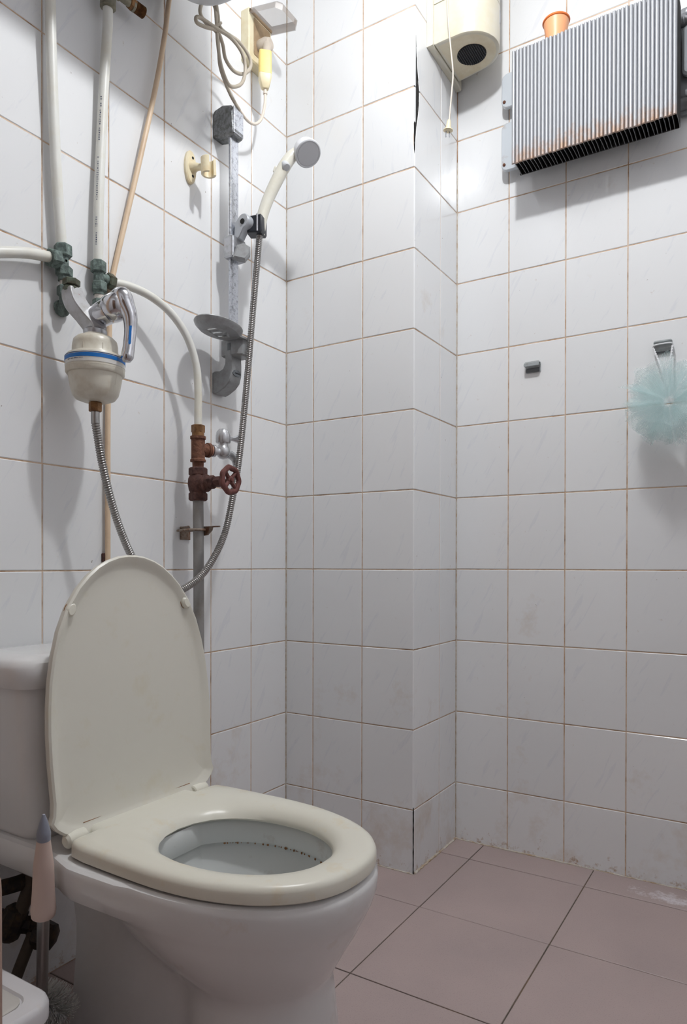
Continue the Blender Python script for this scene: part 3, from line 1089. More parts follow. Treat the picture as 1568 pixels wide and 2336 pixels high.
# brass union and safety valve at the top of that pipe
t = thing('pipe_union', 'tarnished brass union with side safety valve under the water heater', 'fitting', (0.032, -0.635, 1.87))
g = G()
g.lathe([(0.0125, 0), (0.0155, 0.002), (0.0155, 0.024), (0.012, 0.03), (0.012, 0.045)], (0.0322, -0.6349, 1.8725), V(0.05, 0.0, 1), 14)
g.tube([(0.034, -0.635, 1.912), (0.046, -0.640, 1.945), (0.075, -0.648, 1.990)], 0.011, 12, 6)
g.build('union_body', brass_grey, t)
g = G()
hexnut(g, (0.035, -0.622, 1.9150), (0.1, 1, 0.0), 0.0115, 0.014)
g.lathe([(0.008, 0), (0.008, 0.03), (0.011, 0.031), (0.011, 0.036), (0.008, 0.037)], (0.035, -0.610, 1.9150), (0.1, 1, 0), 12)
g.build('side_branch', brass_grey, t)
g = G()
pf = []
for i in range(9):
    pf += [(0.0095, i * 0.0025), (0.0115, i * 0.0025 + 0.0012)]
g.lathe(pf, (0.038, -0.572, 1.9175), (0.1, 1, 0), 16)
hexnut(g, (0.0370, -0.586, 1.9170), (0.1, 1, 0), 0.0125, 0.013)
g.build('threaded_end', brass_old, t)

# horizontal pipe from the left
g = G()
g.tube([(0.021, -1.05, 1.238), (0.021, -0.955, 1.271), (0.021, -0.8999, 1.2922), (0.021, -0.8536, 1.3108), (0.021, -0.8041, 1.3284), (0.020, -0.758, 1.3390)], 0.0098, 16, 8)
tag(g.build('water_pipe', white_pipe), 'white plastic water pipe entering from the left picture edge into the corroded tee', 'pipe', 'white plastic water pipes')

# left corroded tee
t = thing('pipe_tee', 'green corroded brass tee left of the mixer tap with a wall elbow', 'fitting', (0.0210, -0.7277, 1.2475))
g = G()
g.lathe([(0.0105, 0.0), (0.0105, 0.062)], (0.0210, -0.7272, 1.3045), (0, -0.05, 1), 14)
g.lathe([(0.0105, 0), (0.0105, 0.02)], (0.0210, -0.7272, 1.3400), (0, -1, 0), 14)
g.build('tee_body', patina, t)
for (o, axis, r, h, ph) in (((0.0210, -0.7282, 1.3485), (0, -0.05, 1), 0.0165, 0.0235, 0.2), ((0.0210, -0.7262, 1.3125), (0, 0, 1), 0.0155, 0.0195, 0.5), ((0.0210, -0.7387, 1.3403), (0, -1, -0.12), 0.0185, 0.0195, 0.1), ((0.0210, -0.7247, 1.2765), (0, 0, 1), 0.0145, 0.0195, 0.35)):
    g = G()
    hexnut(g, o, axis, r, h, 0.0025, ph)
    g.build('nut', patina, t, angle=25)
g = G()
g.lathe([(0.0095, 0), (0.0098, 0.008), (0.0095, 0.0175)], (0.0210, -0.7247, 1.2955), Z, 14)
g.build('tape', tape, t)
g = G()
g.tube([(0.0210, -0.7247, 1.2785), (0.0210, -0.7242, 1.2645), (0.0180, -0.7237, 1.2555), (0.0090, -0.7232, 1.2520), (0.0096, -0.7222, 1.2545), (0.0000, -0.7207, 1.2585)], 0.0105, 14, 6)
g.lathe([(0.012, 0), (0.0155, 0.003), (0.0155, 0.010), (0.012, 0.013)], (0.0000, -0.7207, 1.2585), X, 16)
g.build('elbow', patina, t)

# right corroded tee
t = thing('pipe_tee', 'green corroded brass tee behind the mixer lever, feeding the curved pipe', 'fitting', (0.0210, -0.6470, 1.2725))
g = G()
g.lathe([(0.0105, 0.0), (0.0105, 0.065)], (0.0210, -0.6475, 1.3045), Z, 14)
g.lathe([(0.0105, 0), (0.0105, 0.025)], (0.0210, -0.6450, 1.3410), (0, 1, 0), 14)
g.build('tee_body', patina, t)
for (o, axis, r, h, ph, mm) in (((0.0210, -0.6485, 1.3475), Z, 0.0150, 0.024, 0.25, patina), ((0.0210, -0.6460, 1.3105), Z, 0.0150, 0.0205, 0.0, patina), ((0.0210, -0.6290, 1.3410), Y, 0.0160, 0.0165, 0.2, patina_dark), ((0.0210, -0.6460, 1.2745), Z, 0.0135, 0.022, 0.4, patina)):
    g = G()
    hexnut(g, o, axis, r, h, 0.0025, ph)
    g.build('nut', mm, t, angle=25)
g = G()
g.lathe([(0.0095, 0), (0.0098, 0.007), (0.0095, 0.0145)], (0.0210, -0.6460, 1.2965), Z, 14)
g.build('tape', tape, t)

# curved pipe from the tee to the rusty stack
g = G()
g.tube([(0.020, -0.6160, 1.3415), (0.032, -0.5753, 1.3426), (0.046, -0.5291, 1.3324), (0.058, -0.4845, 1.3069), (0.068, -0.4488, 1.2633), (0.072, -0.4275, 1.2061), (0.073, -0.4235, 1.1494), (0.073, -0.4238, 1.110), (0.073, -0.4238, 1.078)], 0.0085, 16, 8)
tag(g.build('water_pipe', white_pipe), 'white plastic water pipe curving down from the tee to the rusty valve', 'pipe', 'white plastic water pipes')

# thin beige conduit
t = thing('conduit', 'thin beige conduit running slantwise down the left wall behind the filter', 'conduit', (0.012, -0.615, 0.72))
g = G()
g.tube([(0.012, -0.4100, 2.15), (0.014, -0.4330, 2.09), (0.018, -0.4560, 2.0267), (0.02, -0.4725, 1.9301), (0.018, -0.4972, 1.8018), (0.015, -0.5371, 1.632), (0.009, -0.5730, 1.4790), (0.0062, -0.6005, 1.3650), (0.0062, -0.6087, 1.3140), (0.008, -0.6120, 1.2060), (0.009, -0.6159, 1.072), (0.010, -0.617, 0.9388), (0.010, -0.617, 0.7789), (0.010, -0.617, 0.73)], 0.0055, 12, 6)
g.build('tube', beige_tube, t)
g = G()
g.box((0.004, -0.6225, 0.786), (0.008, 0.006, 0.018), 0.002)
g.box((0.004, -0.6105, 0.784), (0.008, 0.006, 0.012), 0.002)
g.build('clip', rust_dark, t)

# ------------------------------------------------------------------ mixer tap
t = thing('mixer_tap', 'chrome single lever mixer tap above the cream water filter', 'tap', (0.0880, -0.7070, 1.2000))
g = G()
g.tube([(0.0640, -0.7420, 1.2760), (0.0660, -0.7405, 1.2620), (0.0690, -0.7360, 1.2490), (0.0760, -0.7240, 1.2320), (0.0840, -0.7120, 1.2160), (0.0880, -0.7085, 1.2020)], [0.0185, 0.0205, 0.0210, 0.0195, 0.0210, 0.0225], 4, 6, phase=PI / 4)
g.tube([(0.0520, -0.6640, 1.2680), (0.0600, -0.6680, 1.2550), (0.0750, -0.6860, 1.2360), (0.0860, -0.7020, 1.2140)], [0.0165, 0.0185, 0.0190, 0.0200], 4, 6, phase=PI / 4)
mb = g.build('body', mixer_grey, t, angle=40)
bv = mb.modifiers.new('bevel', 'BEVEL')
bv.width = 0.0035
bv.segments = 3
bv.limit_method = 'ANGLE'
bv.angle_limit = math.radians(50)
g = G()
g.prism([(-0.0015, -0.009), (0.0012, -0.004), (0.0018, 0.008), (0.0004, 0.009)], V(0.0795, -0.7395, 1.2565), V(0.42, 0.85, -0.25).normalized(), Z, V(0.85, -0.45, -0.1).normalized(), 0.0006)
g.build('red_mark', red_print, t)
g = G()
hexnut(g, (0.0635, -0.7425, 1.2705), (0.05, 0, 1), 0.0155, 0.0085, 0.001, 0.2)
hexnut(g, (0.0635, -0.7425, 1.2815), (0.05, 0, 1), 0.0155, 0.0120, 0.0015, 0.4)
g.build('inlet_nut', patina_dark, t, angle=25)
hx = V(0.93, 0.18, 0.30).normalized()
ho = V(0.0830, -0.7060, 1.2300)
g = G()
g.lathe([(0.0165, -0.006), (0.0200, 0.0), (0.0218, 0.012), (0.0232, 0.03), (0.0232, 0.034)], ho, hx, 28)
g.build('cartridge_housing', chrome, t)
lever = G()
lever.lathe([(0.0228, 0.034), (0.0248, 0.036), (0.0262, 0.046), (0.0255, 0.057), (0.0225, 0.066), (0.015, 0.0725), (0.004, 0.0750)], ho, hx, 28)
hp = ho + hx * 0.058
lever.tube([hp + V(-0.012, 0, 0.012), hp + V(0.006, 0.001, 0.014), V(0.1500, -0.6930, 1.2470), V(0.1580, -0.6890, 1.2250), V(0.1600, -0.6895, 1.2000), V(0.1605, -0.6930, 1.1700), V(0.1610, -0.6975, 1.1480), V(0.1610, -0.6985, 1.1395)], [0.0150, 0.0180, 0.0172, 0.0135, 0.0108, 0.0105, 0.0115, 0.0070], 18, 8)
lv = lever.build('lever', chrome, t, angle=60)
g = G()
vd = V(0.70, -0.66, -0.28).normalized()
sd = V(-vd.y, vd.x, 0).normalized() * -1
for a, b, wd in ((V(0.1600, -0.6895, 1.2060), V(0.1606, -0.6925, 1.1740), 0.0022),):
    o = (a + b) / 2 + vd * 0.0104 - sd * 0.001
    ed = (a - b)
    hl = ed.length / 2
    g.prism([(-wd, -hl), (0, -hl * 1.15), (wd, -hl), (wd, hl), (0, hl * 1.25), (-wd, hl)], o, sd, ed.normalized(), vd, 0.0008)
g.build('blue_stripe', blue_print, lv)
g = G()
g.lathe([(0.0195, 0), (0.0205, 0.002), (0.0205, 0.010), (0.0175, 0.013)], (0.0890, -0.7095, 1.1945), Z, 24)
g.build('outlet_collar', dull_chrome, t)

# ------------------------------------------------------------------ water filter
FO = V(0.0905, -0.7110, 0)
t = thing('water_filter', 'cream shower filter canister with blue band hanging under the mixer tap', 'filter', (FO.x, FO.y, 1.05))
g = G()
g.lathe([(0.010, 1.1965), (0.0205, 1.1960), (0.0225, 1.1935), (0.0330, 1.1895), (0.0385, 1.1840), (0.0402, 1.1760), (0.0408, 1.1610), (0.0425, 1.1585), (0.0500, 1.1560), (0.0522, 1.1520), (0.0524, 1.1300), (0.0510, 1.1290)], FO, Z, 40)
us = g.build('upper_shell', cream_dirty, t)
g = G()
g.lathe([(0.0500, 1.1320), (0.0522, 1.1305), (0.0522, 1.1240), (0.0505, 1.1215), (0.0478, 1.1205), (0.0474, 1.1160), (0.0440, 1.0960), (0.0410, 1.0850), (0.0350, 1.0770), (0.0240, 1.0728), (0.008, 1.0720)], FO, Z, 40)
ls = g.build('lower_shell', cream_dirty, t)
for a in (-0.9, -2.0, 0.2):
    d = V(math.cos(a), math.sin(a), 0)
    G().tube([FO + d * 0.0470 + Z * 1.1195, FO + d * 0.0437 + Z * 1.1000], 0.0013, 6, 1, False).build('rib', cream_dirty, ls)
for a in (-0.35, -2.1, -1.2):
    d = V(math.cos(a), math.sin(a), 0)
    G().tube([FO + d * 0.0402 + Z * 1.1590, FO + d * 0.0398 + Z * 1.1720], 0.0012, 6, 1, False).build('rib', cream_dirty, us)
g = G()
g.lathe([(0.0523, 1.1340), (0.0529, 1.1342), (0.0529, 1.1512), (0.0523, 1.1514)], FO, Z, 48)
lb = g.build('label_band', label_white, us)
g = G()
g.lathe([(0.0527, 1.1420), (0.05335, 1.1421), (0.05335, 1.1488), (0.0527, 1.1489)], FO, Z, 48)
g.build('blue_stripe', blue_print, lb)
g = G()
g.lathe([(0.0527, 1.1499), (0.0533, 1.1500), (0.0533, 1.1512), (0.0527, 1.1513)], FO, Z, 48)
g.build('thin_stripe', deep_blue, lb)
g = G()
for i in range(26):      # tiny illegible caption under the stripe
    a = -1.75 + i * 0.026 + (0.02 if i % 6 == 0 else 0)
    if i % 7 == 6:
        continue
    d = V(math.cos(a), math.sin(a), 0)
    s_ = V(-d.y, d.x, 0)
    hh = rnd.uniform(0.0005, 0.0009)
    g.prism([(-0.0004, -hh), (0.0004, -hh), (0.0004, hh), (-0.0004, hh)], FO + d * 0.0528 + Z * 1.1396, s_, Z, d, 0.0003)
g.build('caption', ink, lb)
g = G()
hexnut(g, (FO.x, FO.y, 1.0545), Z, 0.0118, 0.0175, 0.0012, 0.2)
g.lathe([(0.0085, 0), (0.0085, 0.006)], (FO.x, FO.y, 1.0675), Z, 14)
g.build('outlet_nut', brass_old, t)

# ------------------------------------------------------------------ shower hose
hose_path = [(0.0905, -0.7110, 1.0540), (0.0905, -0.7105, 1.0330), (0.090, -0.7063, 1.0143), (0.09, -0.6965, 0.9668), (0.09, -0.6804, 0.9109), (0.085, -0.6536, 0.8504), (0.08, -0.6171, 0.7892), (0.082, -0.5780, 0.7346), (0.09, -0.5330, 0.7104), (0.1, -0.4937, 0.7212), (0.107, -0.4480, 0.7493), (0.112, -0.4100, 0.7944), (0.112, -0.3770, 0.8489), (0.118, -0.3587, 0.9292), (0.120, -0.3413, 1.0100), (0.115, -0.3172, 1.1247), (0.106, -0.2895, 1.2543), (0.102, -0.2688, 1.385), (0.1, -0.2533, 1.4847), (0.1005, -0.2445, 1.5560), (0.1005, -0.2420, 1.5750)]
pts = resample(spline(hose_path, 24), 0.0045 / 4)
g = G()
n_ = len(pts)
prof = [0.0062, 0.0077, 0.0079, 0.0072]
plain = 20
g.tube(pts, lambda t_: 0.0078 if t_ * n_ < plain else prof[int(round(t_ * (n_ - 1))) % 4], 12, 1, False)
tag(g.build('shower_hose', hose_m, angle=80), 'ribbed steel shower hose hanging in a loop behind the toilet lid', 'hose')

# ------------------------------------------------------------------ rusty riser pipe, gate valve, bib tap
RX, RY = 0.073, -0.4238
g = G()
g.tube([(RX, RY + 0.004, 0.0005), (RX, RY + 0.003, 0.4), (RX, RY + 0.002, 0.76), (RX, RY, 0.925)], 0.0118, 18, 3)
tag(g.build('riser_pipe', steel_pipe), 'grey galvanised riser pipe below the rusty gate valve', 'pipe')
t = thing('gate_valve', 'rusty gate valve with round red hand wheel on the riser pipe', 'valve', (RX, RY, 0.913))
g = G()
g.lathe([(0.015, 0.928), (0.020, 0.936), (0.0225, 0.950), (0.0215, 0.962), (0.0165, 0.972)], (RX, RY, 0), Z, 24)
g.lathe([(0.016, 0.0), (0.0165, 0.020), (0.0195, 0.0215), (0.0195, 0.026), (0.0145, 0.028), (0.0140, 0.038)], (RX, RY, 0.951), X, 20)
g.build('valve_body', rust_dark, t)
for zz, h in ((0.913, 0.019), (0.968, 0.019)):
    g = G()
    hexnut(g, (RX, RY, zz), Z, 0.0205, h, 0.003, 0.25)
    g.build('nut', rust_dark, t, angle=25)
g = G()
hexnut(g, (RX + 0.034, RY, 0.952), X, 0.0150, 0.014, 0.001, 0.1)
hexnut(g, (RX + 0.052, RY, 0.952), X, 0.0120, 0.016, 0.001, 0.4)
g.build('packing_nut', rust_dark, t, angle=25)
g = G()
g.lathe([(0.004, 0), (0.004, 0.032)], (RX + 0.066, RY, 0.952), X, 10)
g.build('stem', rust_dark, t)
wc = V(RX + 0.094, RY, 0.9535)
g = G()
ring = []
NW = 40
for i in range(NW):
    a = 2 * PI * i / NW
    R_ = 0.0262 + 0.0011 * math.cos(7 * a)
    d = Y * math.cos(a) + Z * math.sin(a)
    ring.append([wc + d * (R_ + 0.0062 * math.cos(b)) + X * (0.0058 * math.sin(b)) for b in [2 * PI * k / 10 for k in range(10)]])
g.loft(ring + [ring[0]], True, False, False)
for k in range(4):
    a = PI / 4 + k * PI / 2
    d = Y * math.cos(a) + Z * math.sin(a)
    g.tube([wc - X * 0.002 + d * 0.004, wc + d * 0.024], [0.0048, 0.0040], 8, 1, False)
g.lathe([(0.0085, -0.006), (0.0085, 0.002), (0.005, 0.004), (0.005, 0.0065), (0.002, 0.0075)], wc, X, 12)
g.build('hand_wheel', rust_wheel, t)

t = thing('pipe_tee', 'red rusty iron tee between the curved white pipe and the gate valve', 'fitting', (RX, RY, 0.986))
g = G()
g.lathe([(0.0120, 0.982), (0.0125, 0.996), (0.0125, 0.999), (0.0172, 0.9995), (0.0172, 1.004), (0.0150, 1.006), (0.0150, 1.048), (0.0172, 1.050), (0.0172, 1.0555), (0.013, 1.056)], (RX, RY, 0), Z, 24)
TD = V(0.25, 0.97, 0).normalized()
g.lathe([(0.0130, 0.0), (0.0135, 0.022), (0.0165, 0.023), (0.0165, 0.029), (0.012, 0.0292)], (RX, RY, 1.028), TD, 20)
g.build('tee_body', rust, t)
g = G()
hexnut(g, (RX, RY, 1.0640), Z, 0.0150, 0.0165, 0.001, 0.2)
g.lathe([(0.0135, 1.056), (0.0135, 1.0652)], (RX, RY, 0), Z, 18)
g.build('brass_nut', brass_old, t, angle=25)

bc_ = V(RX, RY, 1.028) + TD * 0.066
t = thing('bib_tap', 'small chrome bib tap with side lever on the rusty tee', 'tap', (bc_.x, bc_.y, 0.998))
g = G()
g.lathe([(0.0118, 0.0292), (0.0118, 0.0345)], (RX, RY, 1.028), TD, 20)
g.build('copper_ring', copper, t)
g = G()
g.lathe([(0.0100, 0.0345), (0.0140, 0.036), (0.0140, 0.042), (0.0095, 0.044), (0.0090, 0.053), (0.012, 0.057)], (RX, RY, 1.028), TD, 20)
g.lathe([(0.002, -0.016), (0.009, -0.014), (0.0145, -0.008), (0.0165, 0.0), (0.0155, 0.008), (0.0125, 0.013), (0.0105, 0.018), (0.0115, 0.021)], bc_, Z, 24)
g.tube([bc_ + TD * 0.006 - Z * 0.003, bc_ + TD * 0.020 - Z * 0.004, bc_ + TD * 0.031 - Z * 0.011, bc_ + TD * 0.037 - Z * 0.024, bc_ + TD * 0.038 - Z * 0.030], [0.0100, 0.0098, 0.0092, 0.0095, 0.0105], 16, 6)
g.build('body', satin_chrome, t, angle=50)
g = G()
g.lathe([(0.0155, 0.0205), (0.0172, 0.023), (0.0170, 0.037), (0.0152, 0.046), (0.0100, 0.0520), (0.003, 0.0535)], bc_, Z, 24)
g.build('bonnet', satin_chrome, t)
g = G()
TN = V(TD.y, -TD.x, 0)
g.prism([(0.0, 0.0055), (0.014, 0.0040), (0.026, 0.0095), (0.037, 0.0125), (0.037, -0.0085), (0.026, -0.0075), (0.014, -0.0050), (0, -0.006)], bc_ + TD * 0.012 + Z * 0.034 - TN * 0.006, TD, Z, TN, 0.012, 0.003, True)
g.build('lever', satin_chrome, t)

t = thing('pipe_bracket', 'rusty bent metal bracket clamping the grey riser pipe to the wall', 'bracket', (0.03, RY, 0.83))
g = G()
g.box((0.0025, -0.392, 0.8440), (0.004, 0.030, 0.030), 0.001)
g.prism([(0.0005, -0.407), (0.030, -0.422), (0.058, RY - 0.016), (0.058, RY - 0.0125), (0.030, -0.405), (0.0005, -0.377)], V(0, 0, 0.8555), X, Y, Z, 0.0025)
g.build('plate', rust_light, t)
g = G()
g.tube([(0.004, RY + 0.006, 0.849), (0.04, RY - 0.012, 0.849), (0.064, RY - 0.0150, 0.849), (0.081, RY - 0.0120, 0.849), (0.0880, RY, 0.849), (0.081, RY + 0.013, 0.849), (0.06, RY + 0.0155, 0.849), (0.02, RY + 0.016, 0.849)], 0.0028, 8, 5)
g.prism([(0.073, 0.836), (0.089, 0.838), (0.101, 0.848), (0.104, 0.857), (0.073, 0.857)], V(0, RY + 0.0135, 0), X, Z, Y, 0.003)
g.tube([(0.10, RY + 0.015, 0.8560), (0.124, RY + 0.015, 0.8560)], 0.0016, 8, 1, False)
g.build('clamp', rust_light, t)

# ------------------------------------------------------------------ shower rail
BY = -0.280
rail = thing('shower_rail', 'worn chrome wall rail with sliding holder for the hand shower', 'shower rail', (0.05, BY, 1.19))
g = G()
g.prism(rrect(0.008, 0.029, 0.0028, 4), V(0.050, BY, 1.235), X, Y, Z, 0.60)
g.build('bar', pit_chrome, rail)
g = G()
g.prism([(0.0, 1.803), (0.0, 1.862), (0.006, 1.868), (0.030, 1.872), (0.056, 1.864), (0.063, 1.855), (0.067, 1.800), (0.063, 1.7935), (0.052, 1.791), (0.036, 1.7955), (0.012, 1.8005)], V(0, BY - 0.0195, 0), X, Z, Y, 0.039, 0.004, True)
tcap = g.build('top_bracket', dirty_chrome, rail)
g = G()
g.prism([(BY - 0.017, 1.797), (BY + 0.017, 1.797), (BY + 0.017, 1.8585), (BY - 0.017, 1.8585)], V(0.0632, 0, 0), Y, Z, X, 0.0034, 0.001)
g.build('front_plate', pit_chrome, tcap)
g = G()
g.box((0.034, BY + 0.0245, 1.864), (0.034, 0.012, 0.008), 0.002)
g.box((0.022, BY + 0.0235, 1.856), (0.016, 0.010, 0.012), 0.002)
g.build('rusty_insert', rust, tcap)
g = G()
g.prism([(0.041, 1.284), (0.0585, 1.284), (0.0605, 1.250), (0.0600, 1.226), (0.0540, 1.208), (0.0420, 1.197), (0.0240, 1.188), (0.0100, 1.1835), (0.0, 1.187), (0.0, 1.236), (0.006, 1.2385), (0.022, 1.2370), (0.033, 1.2410), (0.0395, 1.2520)], V(0, BY - 0.0195, 0), X, Z, Y, 0.039, 0.0022, True)
bb = g.build('bottom_bracket', grey_plastic, rail)
g = G()
g.prism(ell(0.0150, 0.0080, 24), V(0.0598, BY + 0.000, 1.2300), V(0.0, 1, 0), Z, X, 0.0014, 0.0004)
bg = g.build('oval_badge', hook_dark, bb)
g = G()
for i in range(6):
    g.prism([(-0.0011, -0.0016), (0.0011, -0.0016), (0.0011, 0.0016), (-0.0011, 0.0016)], V(0.0609, BY - 0.0055 + i * 0.0032, 1.2300), Y, Z, X, 0.0003)
g.build('badge_lettering', silver_plastic, bg)
# sliding holder
hol = G()
hol.prism(rrect(0.030, 0.050, 0.006, 3), V(0.0525, BY + 0.002, 1.5020), X, Y, Z, 0.052, 0.003, True)
slider = hol.build('slider', dull_chrome, rail)
g = G()
g.box((0.0679, BY - 0.004, 1.5225), (0.0016, 0.0065, 0.0165), 0.0)
g.build('slot', dark_hole, slider)
g = G()
g.prism([(-0.016, -0.014), (0.014, -0.019), (0.026, -0.004), (0.026, 0.014), (0.010, 0.022), (-0.006, 0.016)], V(0.066, BY + 0.002, 1.512), V(0.75, 0.66, 0), Z, V(0.66, -0.75, 0), 0.022, 0.004, True)
g.build('lock_knob', grey_plastic, slider)
g = G()
arm = []
for a in range(-80, 131, 15):
    arm.append((0.083 + 0.0175 * math.cos(math.radians(a)), 1.5875 + 0.0175 * math.sin(math.radians(a))))
arm += [(0.058, 1.586), (0.055, 1.545), (0.072, 1.550)]
g.prism(arm, V(0, BY - 0.006, 0), X, Z, Y, 0.022, 0.002, True)
am = g.build('arm', silver_plastic, slider)
g = G()
g.lathe([(0.0062, 0), (0.0062, 0.0012)], V(0.0835, BY - 0.0070, 1.5855), -Y, 16)
g.build('screw_hole', dark_hole, am)
g = G()
g.prism([(-0.020, -0.020), (0.017, -0.023), (0.020, -0.018), (0.020, 0.017), (0.016, 0.021), (-0.020, 0.018)], V(0.101, BY + 0.014, 1.5860), V(0.90, 0.30, 0).normalized(), Z, V(-0.30, 0.90, 0).normalized(), 0.038, 0.003, True)
cl = g.build('clamp', black_plastic, slider)
g = G()
g.tube([(0.1085, BY + 0.0205, 1.566), (0.1085, BY + 0.0205, 1.606)], 0.0062, 12, 1, False, 0.5)
g.build('chrome_strip', chrome, cl)

# soap dish, clamped to the rail
DC = V(0.076, -0.360, 1.3130)
dish = thing('soap_dish', 'oval grey soap dish with slots clamped low on the shower rail', 'soap dish', (0.05, BY, 1.265))
g = G()
g.prism([(-0.024, -0.022), (0.020, -0.022), (0.034, -0.012), (0.036, 0.022), (0.020, 0.026), (-0.024, 0.022)], V(0.052, BY + 0.004, 1.2680), X, Y, Z, 0.044, 0.004, True)
dcl = g.build('clamp', grey_plastic, dish)
g = G()
g.prism([(-0.0045, -0.0095), (0.0045, -0.0095), (0.0045, 0.0095), (-0.0045, 0.0095)], V(0.052, BY - 0.0178, 1.290), X, Z, -Y, 0.0008)
g.prism([(0.0, -0.004), (0.0045, -0.004), (0.0045, -0.0095), (0.0, -0.0095)], V(0.052, BY - 0.0182, 1.300), X, Z, -Y, 0.0008)
g.build('embossed_mark', hook_dark, dcl)


def dring(a, b, z):
    e1, e2 = V(0.25, -0.97, 0).normalized(), V(0.97, 0.25, 0).normalized()
    return [DC + e1 * (a * math.cos(q)) + e2 * (b * math.sin(q)) + Z * z for q in [2 * PI * i / 40 for i in range(40)]]


g = G()
g.loft([dring(0.048, 0.026, -0.011), dring(0.066, 0.039, -0.0085), dring(0.0755, 0.0465, -0.0005), dring(0.0775, 0.048, 0.004), dring(0.0765, 0.047, 0.006), dring(0.0735, 0.0445, 0.0045), dring(0.064, 0.037, -0.0050), dring(0.046, 0.024, -0.0075)])
pan = g.build('pan', grey_plastic, dish)
# three drain slots cut through the pan
cut = G()
e1, e2 = V(0.25, -0.97, 0).normalized(), V(0.97, 0.25, 0).normalized()
for k in (-1, 0, 1):
    cut.prism(rrect(0.011, 0.024, 0.003, 3), DC + e1 * (k * 0.025) - e2 * 0.004 - Z * 0.03, e1, e2, Z, 0.06)
co = cut.build('slot_cutter', grey_plastic, dish)
bo = pan.modifiers.new('slots', 'BOOLEAN')
bo.operation = 'DIFFERENCE'
bo.object = co
bo.solver = 'EXACT'
bpy.context.view_layer.update()
dg = bpy.context.evaluated_depsgraph_get()
pm = bpy.data.meshes.new_from_object(pan.evaluated_get(dg))
pan.modifiers.clear()
pan.data = pm
bpy.data.objects.remove(co, do_unlink=True)
g = G()
g.prism([(0.0, -0.022), (0.0, 0.022), (-0.06, 0.024), (-0.075, 0.0), (-0.06, -0.024)], V(0.070, BY + 0.018, 1.3055), Y, X, Z, 0.006, 0.0015)
g.build('support', grey_plastic, dish)

# ------------------------------------------------------------------ hand shower
hs = thing('hand_shower', 'cream hand shower with white round head resting in the rail holder', 'hand shower', (0.1005, -0.242, 1.57))
g = G()
g.tube([(0.1005, -0.2425, 1.566), (0.1015, -0.2385, 1.600), (0.107, -0.2310, 1.635), (0.116, -0.2230, 1.667), (0.128, -0.2135, 1.700), (0.143, -0.2030, 1.735), (0.156, -0.1930, 1.760), (0.169, -0.183, 1.778)], [0.0125, 0.0132, 0.0135, 0.0140, 0.0148, 0.0152, 0.0145, 0.0105], 20, 8)
hn = g.build('handle', cream_head, hs)
hdn = V(0.60, -0.26, -0.76).normalized()
hcc = V(0.1965, -0.1780, 1.7640)
g = G()
g.lathe([(0.006, -0.036), (0.020, -0.033), (0.0285, -0.024), (0.0315, -0.012), (0.0328, -0.001), (0.0318, 0.0015), (0.029, 0.0005)], hcc, hdn, 36)
hh_ = g.build('head', white_plastic, hs)
g = G()
g.lathe([(0.0318, -0.0015), (0.0324, 0.001), (0.0300, 0.0025), (0.0275, 0.0012), (0.0268, 0.0012), (0.0262, 0.0022), (0.002, 0.0026)], hcc, hdn, 36)
g.build('spray_face', head_grey, hh_)
g = G()
g.lathe([(0.0095, -0.012), (0.0098, 0.002), (0.008, 0.0038), (0.001, 0.004)], V(0.1560, -0.2110, 1.7290), hdn, 20)
g.build('button', head_grey, hn)
g = G()
g.prism([(-0.012, 0.0), (0.002, 0.0), (0.008, 0.010), (0.003, 0.012), (-0.008, 0.009)], V(0.126, -0.209, 1.7330), V(0.45, 0.25, 0.85).normalized(), V(-0.75, -0.1, 0.5).normalized(), V(-0.2, 0.9, -0.2).normalized(), 0.010, 0.002, True)
g.build('rest_lug', cream_head, hn)

# ------------------------------------------------------------------ old ivory holder on the tiles
t = thing('shower_clip', 'yellowed ivory plastic shower clip screwed to the left wall', 'clip', (0.004, -0.374, 1.655))
g = G()
g.prism(ell(0.0175, 0.0385, 28), V(0.0002, -0.3775, 1.6920), Y, Z, X, 0.0085, 0.003)
pl_ = g.build('plate', old_ivory, t)
for zz, yy in ((1.714, -0.3745), (1.672, -0.3745)):
    G().lathe([(0.0032, 0), (0.0032, 0.001)], (0.0083, yy, zz), X, 12).build('screw_hole', dark_hole, pl_)
g = G()
g.tube([(0.006, -0.3745, 1.6920), (0.018, -0.3735, 1.6910), (0.028, -0.3730, 1.6880), (0.040, -0.3720, 1.6850)], [0.0140, 0.0095, 0.0075, 0.0080], 14, 6)
g.build('neck', old_ivory, t)
g = G()
jaw = []
for a in range(40, 321, 14):
    jaw.append((0.0170 * math.cos(math.radians(a)), 0.0170 * math.sin(math.radians(a))))
for a in range(320, 39, -14):
    jaw.append((0.0115 * math.cos(math.radians(a)), 0.0115 * math.sin(math.radians(a))))
g.prism(jaw, V(0.0600, -0.3765, 1.6590), X, Y, V(-0.12, 0.08, 1).normalized(), 0.041, 0.001, True)
g.build('jaw', old_ivory, t, angle=40)

